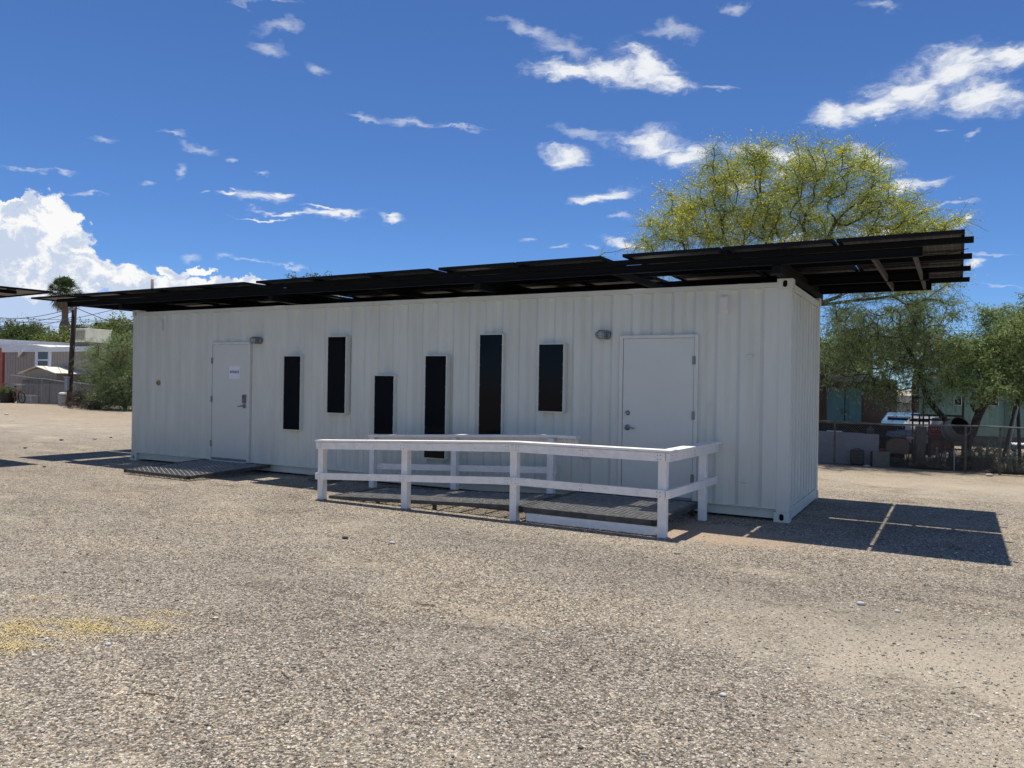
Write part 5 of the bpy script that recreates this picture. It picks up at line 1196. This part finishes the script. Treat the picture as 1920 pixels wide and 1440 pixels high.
# pet carrier
a, b = at(1594, 871, 8.15), at(1620, 844, 8.15); pc = thing('pet_carrier', 'small black pet carrier with a barred front leaning at the white board', 'pet carrier', (a.x, 8.15, 0)); dk = mat('charcoal_plastic', (.03, .034, .04), .5)
mb = MB(); mb.box(a.x, b.x, 8.10, 8.27, 0, b.z); mb.build('shell', dk, pc, bevel=.025)
mb = MB()
for i in range(6): x = a.x+.05+i*(b.x-a.x-.1)/5; mb.box(x-.003, x+.003, 8.090, 8.096, .04, b.z-.05)
for i in range(4): z = .05+i*(b.z-.1)/3.2; mb.box(a.x+.04, b.x-.04, 8.0965, 8.099, z-.003, z+.003)
mb.build('barred_door', old_galv, pc)
mb = MB(); mb.tube([(a.x+.08, 8.18, b.z), (a.x+.1, 8.18, b.z+.03), (b.x-.1, 8.18, b.z+.03), (b.x-.08, 8.18, b.z)], .008, 6); mb.build('handle', dk, pc)
# metal cabinet box
a, b = at(1632, 873, 8.2), at(1668, 848, 8.2); cbx = thing('metal_cabinet', 'low grey metal cabinet with a black side, lying left of the chair', 'cabinet', (a.x, 8.2, 0))
mb = MB(); mb.box(a.x+.04, b.x, 8.16, 8.26, 0, b.z); mb.build('front_panel', mat('dusty_grey_panel', (.19, .20, .19), .6, var=.15, vscale=6), cbx, bevel=.004); mb = MB(); mb.box(a.x, a.x+.038, 8.16, 8.262, 0, b.z+.004); mb.build('side_panel', dark_hole, cbx)
# chair seen from behind, with a blue bundle hung on it
Yc2 = 8.45; a, b = at(1661, 872, Yc2), at(1706, 815, Yc2); ch = thing('padded_chair', 'brown padded chair with a rounded black frame seen from behind the fence', 'chair', ((a.x+b.x)/2, Yc2, 0)); cxm = (a.x+b.x)/2; wh = (b.x-a.x)/2
fab = mat('brown_vinyl', (.125, .085, .062), .7, var=.15, vscale=5)
mb = MB(); pts_ = [(cxm-wh*.9, .27), (cxm-wh, .38), (cxm-wh*.92, .50), (cxm-wh*.6, .565), (cxm, .59), (cxm+wh*.6, .565), (cxm+wh*.92, .50), (cxm+wh, .38), (cxm+wh*.9, .27)]
vs = [(x, Yc2-.02, z) for x, z in pts_]+[(x, Yc2+.02, z) for x, z in pts_]; n = len(pts_); mb.add(vs, [tuple(range(n)), tuple(range(2*n-1, n-1, -1))]+[(i, n+i, n+(i+1) % n, (i+1) % n) for i in range(n)]); mb.build('backrest', fab, ch)
mb = MB(); mb.tube([(cxm-wh*.8, Yc2+.1, 0), (cxm-wh*.95, Yc2, .27)]+[(x*1.0+(x-cxm)*.04, Yc2, z+.012) for x, z in pts_[1:-1]]+[(cxm+wh*.95, Yc2, .27), (cxm+wh*.8, Yc2+.1, 0)], .011, 8); mb.build('frame', rubber, ch)
mb = MB(); mb.box(cxm-wh*.8, cxm+wh*.8, Yc2+.03, Yc2+.38, .25, .30); mb.build('seat', fab, ch, bevel=.02)
for s_ in (-1, 1):
    mb = MB(); mb.tube([(cxm+s_*wh*.7, Yc2+.33, .25), (cxm+s_*wh*.8, Yc2+.36, 0)], .011, 6); mb.build('leg', rubber, ch)
mb = MB(); mb.blob((cxm+.02, Yc2+.13, .665), (wh*1.12, .16, .085), 3, .12, seed=2); mb.blob((cxm+wh*.9, Yc2+.10, .60), (.09, .08, .04), 2, .15, mi=1, seed=5)
one(mb, 'blue_bundle', [mat('blue_cloth', (.10, .145, .185), .85, var=.35, vscale=9), mat('pink_cloth', (.45, .25, .27), .85, var=.3, vscale=12)], 'crumpled blue and pink cloth bundle lying over the chair back', 'cloth bundle', loc=(cxm, Yc2, .6), smooth=True)
p = at(1655, 845, 8.6); mb = MB(); mb.blob((p.x, 8.6, p.z-.02), (.10, .08, .07), 2, .2, seed=9)
one(mb, 'red_cloth', mat('red_cloth', (.30, .05, .05), .85, var=.5, vscale=14), 'crumpled red cloth between the white board and the chair', 'cloth', loc=(p.x, 8.6, 0), smooth=True)
# planter, stakes, leaning poles, white table
a, b = at(1822, 884, 8.6), at(1862, 858, 8.6); plr = thing('brick_planter', 'dark low planter box at the foot of the mottled trunk', 'planter', (a.x, 8.6, 0))
mb = MB(); mb.box(a.x, b.x, 8.5, 8.54, 0, b.z); mb.box(a.x, b.x, 8.86, 8.9, 0, b.z); mb.box(a.x, a.x+.04, 8.541, 8.859, 0, b.z); mb.box(b.x-.04, b.x, 8.541, 8.859, 0, b.z); mb.build('box', mat('dark_block', (.06, .05, .045), .9, var=.3, vscale=8), plr); mb = MB(); mb.box(a.x+.041, b.x-.041, 8.541, 8.859, 0, b.z-.04); mb.build('soil', bark_dark, plr)
p = at(1789, 872, 8.3); mb = MB(); mb.box(p.x-.008, p.x+.008, 8.29, 8.31, -.02, at(1789, 840, 8.3).z); one(mb, 'white_stake', trim, 'thin pale stake upright behind the fence below the mixer', 'stake', loc=(p.x, 8.3, 0))
for i, (u0, v0, u1, v1, Y, r_, m_, lb_) in enumerate(((1880, 862, 1905, 755, 9.0, .028, pole_wood, 'dark pole leaning right beside the sea green trailer'), (1888, 862, 1909, 762, 8.95, .016, mat('pale_pole', (.42, .39, .34), .8, var=.2, vscale=6), 'thin pale pole leaning against the dark leaning pole'),
        (1912, 862, 1908, 745, 9.1, .035, pole_wood, 'thick dark pole nearly upright at the right photo edge'))):
    p, q = at(u0, v0, Y), at(u1, v1, Y+.15); mb = MB(); d_ = (q-p); p2 = p-d_*(p.z/d_.z) if abs(d_.z) > 0 else p; mb.tube([tuple(p2), tuple(q)], [r_, r_*.85], 8); one(mb, 'leaning_pole', m_, lb_, 'pole', 'poles leaning at the right edge', loc=tuple(p2))
a, b = at(1898, 832, 10.4), at(1950, 830, 10.4); wt = thing('white_table', 'white plastic table at the right photo edge behind the poles', 'table', (a.x, 10.4, 0))
mb = MB(); mb.box(a.x, b.x, 10.3, 10.9, a.z-.03, a.z); mb.build('table_top', roofw, wt, bevel=.008)
for x in (a.x+.06, b.x-.06):
    for y in (10.36, 10.84): mb = MB(); mb.tube([(x, y, -.01), (x, y, a.z-.03)], .02, 8); mb.build('leg', roofw, wt)
# plants at the fence foot
agm = mat('agave_leaf', (.11, .13, .07), .6, island=.4, trans=.1)
def agave(label, x, y, n, ln, seed, cat='agave', name='agave', group=None, m=agm, wd=.04):
    rg = random.Random(seed); mb = MB()
    for i in range(n):
        az_ = rg.uniform(0, 6.28); e_ = rg.uniform(.25, 1.35); L_ = ln*rg.uniform(.6, 1.1); d = Vector((math.cos(az_)*math.cos(e_), math.sin(az_)*math.cos(e_), math.sin(e_))); s_ = d.cross(Vector((0, 0, 1))).normalized()*wd/2
        p0 = Vector((x, y, 0)); p1 = p0+d*L_*.5; p2 = p0+d*L_+Vector((0, 0, -.12*L_)); up_ = s_.cross(d).normalized()*.01
        mb.add([p0-s_*.7, p0+s_*.7, p1+s_, p1-s_, p2, p0+up_, p1+up_], [(0, 5, 6, 3), (5, 1, 2, 6), (3, 6, 4), (6, 2, 4), (0, 3, 2, 1), (3, 4, 2)])
    one(mb, name, m, label, cat, group, loc=(x, y, 0))
dry = mat('dry_grass', (.26, .20, .10), .8, island=.4, trans=.2)
for i, (u, n, ln, lb_, m_, w_) in enumerate(((1722, 40, .26, 'spiky low agave in front of the upright log', agm, .03), (1738, 60, .22, 'tuft of pale dry grass right of the log', dry, .012), (1752, 36, .28, 'spiky agave under the bench front', agm, .03), (1768, 60, .2, 'low dry grass tuft under the mixer', dry, .012),
        (1885, 46, .34, 'dark spiky plant left of the leaning poles', agm, .03), (1905, 50, .38, 'dark spiky plant right at the photo edge', agm, .03), (1866, 40, .28, 'small spiky plant right of the planter', agm, .025))):
    p = at(u, 870, 8.25); agave(lb_, p.x, 8.2+.05*(i % 3), n, ln, 50+i, m=m_, wd=w_, group='spiky plants along the fence', cat='agave' if m_ is agm else 'grass tuft', name='agave' if m_ is agm else 'grass_tuft')
for i, (u, Y, h_, w_, n, lm, lb_) in enumerate(((1845, 8.75, .40, .22, 26, leaf_mq, 'leafy green shrub growing from the planter'), (1870, 9.2, .45, .30, 34, leaf_mq, 'green shrub between planter and leaning poles'), (1800, 8.7, .22, .22, 22, MATS['dead_leaf'], 'dark twiggy brush below the mixer'), (1770, 8.6, .15, .3, 22, MATS['dead_leaf'], 'dark low brush before the bench'), (1920, 8.6, .30, .4, 40, leaf_mq, 'dense dark shrub at the right edge'), (1700, 8.6, .1, .3, 20, MATS['dead_leaf'], 'dry litter of brush under the chair'))):
    p = at(u, 860, Y); brush('yard_shrub', lb_, 'shrub', (p.x, Y, 0), (w_, .15, h_), n, lm, 60+i, .045, .2, 'shrubs behind the right fence', up=.5, dens=9, asp=.35)
for i, (u, v, h0) in enumerate(((1835, 852, .40), (1849, 850, .5))):
    p = at(u, 850, 8.75); mb = MB(); mb.tube([(p.x, 8.7, .1), (p.x+.02, 8.7, .3), (p.x+.03, 8.7, h0+.1)], [.03, .034, .02], 10); one(mb, 'cactus', mat('cactus_green', (.12, .14, .09), .7, var=.2, vscale=8), ('short column cactus in the planter, left', 'taller column cactus in the planter, right')[i], 'cactus', 'cacti in the planter', loc=(p.x, 8.7, 0), smooth=True)

# ------------------------------------------------------------------ loose stones, petals, twigs
ico = bmesh.new(); bmesh.ops.create_icosphere(ico, subdivisions=1, radius=1); IV = np.array([v.co[:] for v in ico.verts]); IF = np.array([[v.index for v in f.verts] for f in ico.faces]); ico.free()
def scatter(name, P, size, m, flat=.6, seed=1, kind='stuff', zlift=.25, lab=None):
    rg = np.random.default_rng(seed); n = len(P); nv = len(IV)
    V = np.repeat(IV[None], n, 0)*rg.uniform(.72, 1.28, (n, nv, 1)); sc = size[:, None, None]*np.stack([rg.uniform(.75, 1.3, n), rg.uniform(.7, 1.1, n), rg.uniform(.45, .8, n)*flat/.6], 1)[:, None, :]
    V = V*sc; a = rg.uniform(0, 6.28, n); c, s_ = np.cos(a), np.sin(a); X = V[..., 0]*c[:, None]-V[..., 1]*s_[:, None]; Yv = V[..., 0]*s_[:, None]+V[..., 1]*c[:, None]
    V = np.stack([X+P[:, 0, None], Yv+P[:, 1, None], V[..., 2]+size[:, None]*zlift], -1).reshape(-1, 3)
    F = (IF[None]+np.arange(n)[:, None, None]*nv).reshape(-1, 3); nf = len(F)
    me = bpy.data.meshes.new(name); me.vertices.add(len(V)); me.vertices.foreach_set('co', V.ravel().astype(np.float32)); me.loops.add(nf*3); me.loops.foreach_set('vertex_index', F.ravel().astype(np.int32))
    me.polygons.add(nf); me.polygons.foreach_set('loop_start', np.arange(0, nf*3, 3, dtype=np.int32)); me.polygons.foreach_set('loop_total', np.full(nf, 3, dtype=np.int32)); me.materials.append(m); me.update(calc_edges=True)
    o = bpy.data.objects.new(name, me); col.objects.link(o); o['kind'] = kind
    if lab: o['label'] = lab
    return o
def gravel_mat(name, stops):
    m = bpy.data.materials.new(name); m.use_nodes = True; m.node_tree.nodes.clear(); n = NT(m.node_tree)
    g_ = n.new('ShaderNodeNewGeometry').outputs['Random Per Island']; cr = n.new('ShaderNodeValToRGB', {0: g_}); e = cr.color_ramp
    e.elements[0].position = stops[0][0]; e.elements[0].color = stops[0][1]+(1,); e.elements[1].position = stops[-1][0]; e.elements[1].color = stops[-1][1]+(1,)
    for p_, c_ in stops[1:-1]: x = e.elements.new(p_); x.color = c_+(1,)
    b = n.new('ShaderNodeBsdfPrincipled', {'Base Color': cr.outputs[0], 'Roughness': .9, 'Specular IOR Level': .2}); n.new('ShaderNodeOutputMaterial', {0: b.outputs[0]}); return m
gm_ = gravel_mat('loose_gravel_stone', [(0, (.12, .108, .093)), (.2, (.24, .215, .18)), (.5, (.39, .355, .30)), (.75, (.56, .52, .44)), (.93, (.80, .76, .67)), (1, (.42, .34, .25))])
N_ST = 60000; rg = np.random.default_rng(77)
th = YAW+rg.uniform(-.68, .66, N_ST); rad_ = 2.2+9.5*rg.uniform(0, 1, N_ST)**1.25
P2 = np.stack([CAM.x+np.sin(th)*rad_, CAM.y+np.cos(th)*rad_], 1); P2 = P2[(P2[:, 1] < -.2) & ~((np.abs(P2[:, 0]-11.6) < 1.1) & (np.abs(P2[:, 1]+1.15) < .45) & (rg.uniform(0, 1, len(P2)) < .8))]
sz = np.clip(rg.lognormal(math.log(.0048), .36, len(P2)), .0028, .013)
tag(scatter('loose_gravel', P2, sz, gm_, seed=5), None, None, None, 'stuff')['label'] = 'loose crushed gravel over the lot'
# straw-yellow fallen petals in a drift at the lower left
pet = []
for cx_, cy_, ax_, ay_, n_ in ((atz(60, 1180).x, atz(60, 1180).y, .55, .16, 5200), (atz(215, 1175).x, atz(215, 1175).y, .42, .12, 3600), (atz(20, 1215).x, atz(20, 1215).y, .3, .1, 1600), (atz(330, 1150).x, atz(330, 1150).y, .22, .05, 500), (atz(40, 1122).x, atz(40, 1122).y, .45, .04, 500), (atz(-100, 1190).x, atz(-100, 1190).y, .7, .3, 5000)):
    q = rg.normal(0, .5, (n_, 2))*np.array([ax_*1.15, ay_*1.6]); r0 = _r.xy; 
    pet.append(np.stack([cx_+q[:, 0]*_r.x+q[:, 1]*_f.x, cy_+q[:, 0]*_r.y+q[:, 1]*_f.y, rg.uniform(.004, .012, n_)], 1))
Pq = np.concatenate(pet); keep = (np.sin(Pq[:, 0]*9+Pq[:, 1]*13)+np.sin(Pq[:, 1]*31-Pq[:, 0]*5)+rg.normal(0, .8, len(Pq))) > -.7; Pq = Pq[keep]
Q = leaves(Pq, np.stack([rg.normal(size=len(Pq)), rg.normal(size=len(Pq)), rg.normal(0, .15, len(Pq))], 1), .012, .55, rg, .1)
Q[:, :, 2] = np.clip(Pq[:, 2][:, None]+(Q[:, :, 2]-Pq[:, 2][:, None])*.35, .003, .02)
o = build_quads('fallen_petals', [(Q.reshape(-1, 3), 0)], [mat('dry_petal', (.68, .54, .25), .9, island=.35)], None); tag(o, 'drift of straw yellow fallen petals on the gravel at lower left', None, None, 'stuff')
def stone(label, u, v, r_, color, name='stone', cat='stone', flat=.6, seed=1):
    p = atz(u, v); mb = MB(); mb.blob((p.x, p.y, r_*.35), (r_, r_*.8, r_*flat), 2, .12, seed=seed)
    one(mb, name, color, label, cat, 'single larger stones on the lot', loc=(p.x, p.y, 0), smooth=True)
wst = mat('white_stone', (.56, .55, .54), .8, var=.12, vscale=30); gst = mat('grey_stone', (.40, .37, .34), .9, var=.25, vscale=40); dst = mat('dark_stone', (.07, .065, .06), .9, var=.2, vscale=30); tst = mat('tan_stone', (.62, .55, .40), .9, var=.15, vscale=30)
stone('white rounded stone at the near edge of the yellow petals', 203, 1210, .020, wst, seed=1)
stone('pale grey stone lying in the yellow petals', 178, 1168, .021, gst, seed=2)
stone('flat cream stone right of the yellow petals', 405, 1160, .022, tst, flat=.2, seed=3)
stone('dark stone chip in the open gravel below the ramp railing', 647, 1010, .035, dst, flat=.4, seed=4)
stone('whitish stone on the gravel below the left end of the railing', 735, 1019, .03, wst, flat=.35, seed=5)
stone('white stone lying far out right of centre', 1614, 1134, .030, wst, flat=.5, seed=6)
stone('small white stone right of the other white stone', 1682, 1148, .022, wst, seed=7)
stone('white chip beside a twig in the lower right gravel', 1356, 1305, .020, wst, flat=.5, seed=8)
stone('brown clod near the corner post in the sunlit gravel', 1269, 1039, .030, gst, flat=.5, seed=9)
for i, (u, v, r_, mm, lb_) in enumerate(((115, 826, .055, dst, 'dark clod left of the container, leftmost of the far row'), (178, 824, .06, gst, 'brown rock in the far row left of the container'), (208, 821, .04, dst, 'small dark clod nearest the container end'), (12, 778, .09, wst, 'white scrap far out at the left edge'), (122, 764, .12, wst, 'white rubble at the utility pole foot'), (47, 841, .045, dst, 'dark clod beside the neighbouring canopy shadow'), (83, 876, .035, dst, 'dark chip before the tip of the left shadow'), (1625, 876, .07, gst, 'pale stone at the foot of the right fence'), (1855, 893, .07, gst, 'pale rubble at the fence foot near the planter'))):
    stone(lb_, u, v, r_, mm, flat=.35, seed=20+i)
def twig(label, u, v, L_, az_, seed):
    p = atz(u, v); rr = random.Random(seed); d = Vector((math.cos(az_), math.sin(az_), 0)); n_ = Vector((-d.y, d.x, 0)); mb = MB()
    mb.tube([Vector((p.x, p.y, .009))+d*L_*(t-.5)+n_*L_*.08*math.sin(t*4+seed) for t in [i/6 for i in range(7)]], [.0035, .004, .0035, .003, .003, .002, .001], 5)
    one(mb, 'twig', twig_brown, label, 'twig', 'twigs lying on the lot', loc=(p.x, p.y, 0))
twig('thin curved twig in the gravel below the petals', 305, 1308, .30, .45, 1); twig('short twig in the foreground left of centre', 540, 1270, .16, -.2, 2); twig('dark twig beside the white chip, lower right', 1345, 1302, .10, 1.0, 3); twig('small twig in the middle of the lot', 800, 1136, .14, .1, 4)
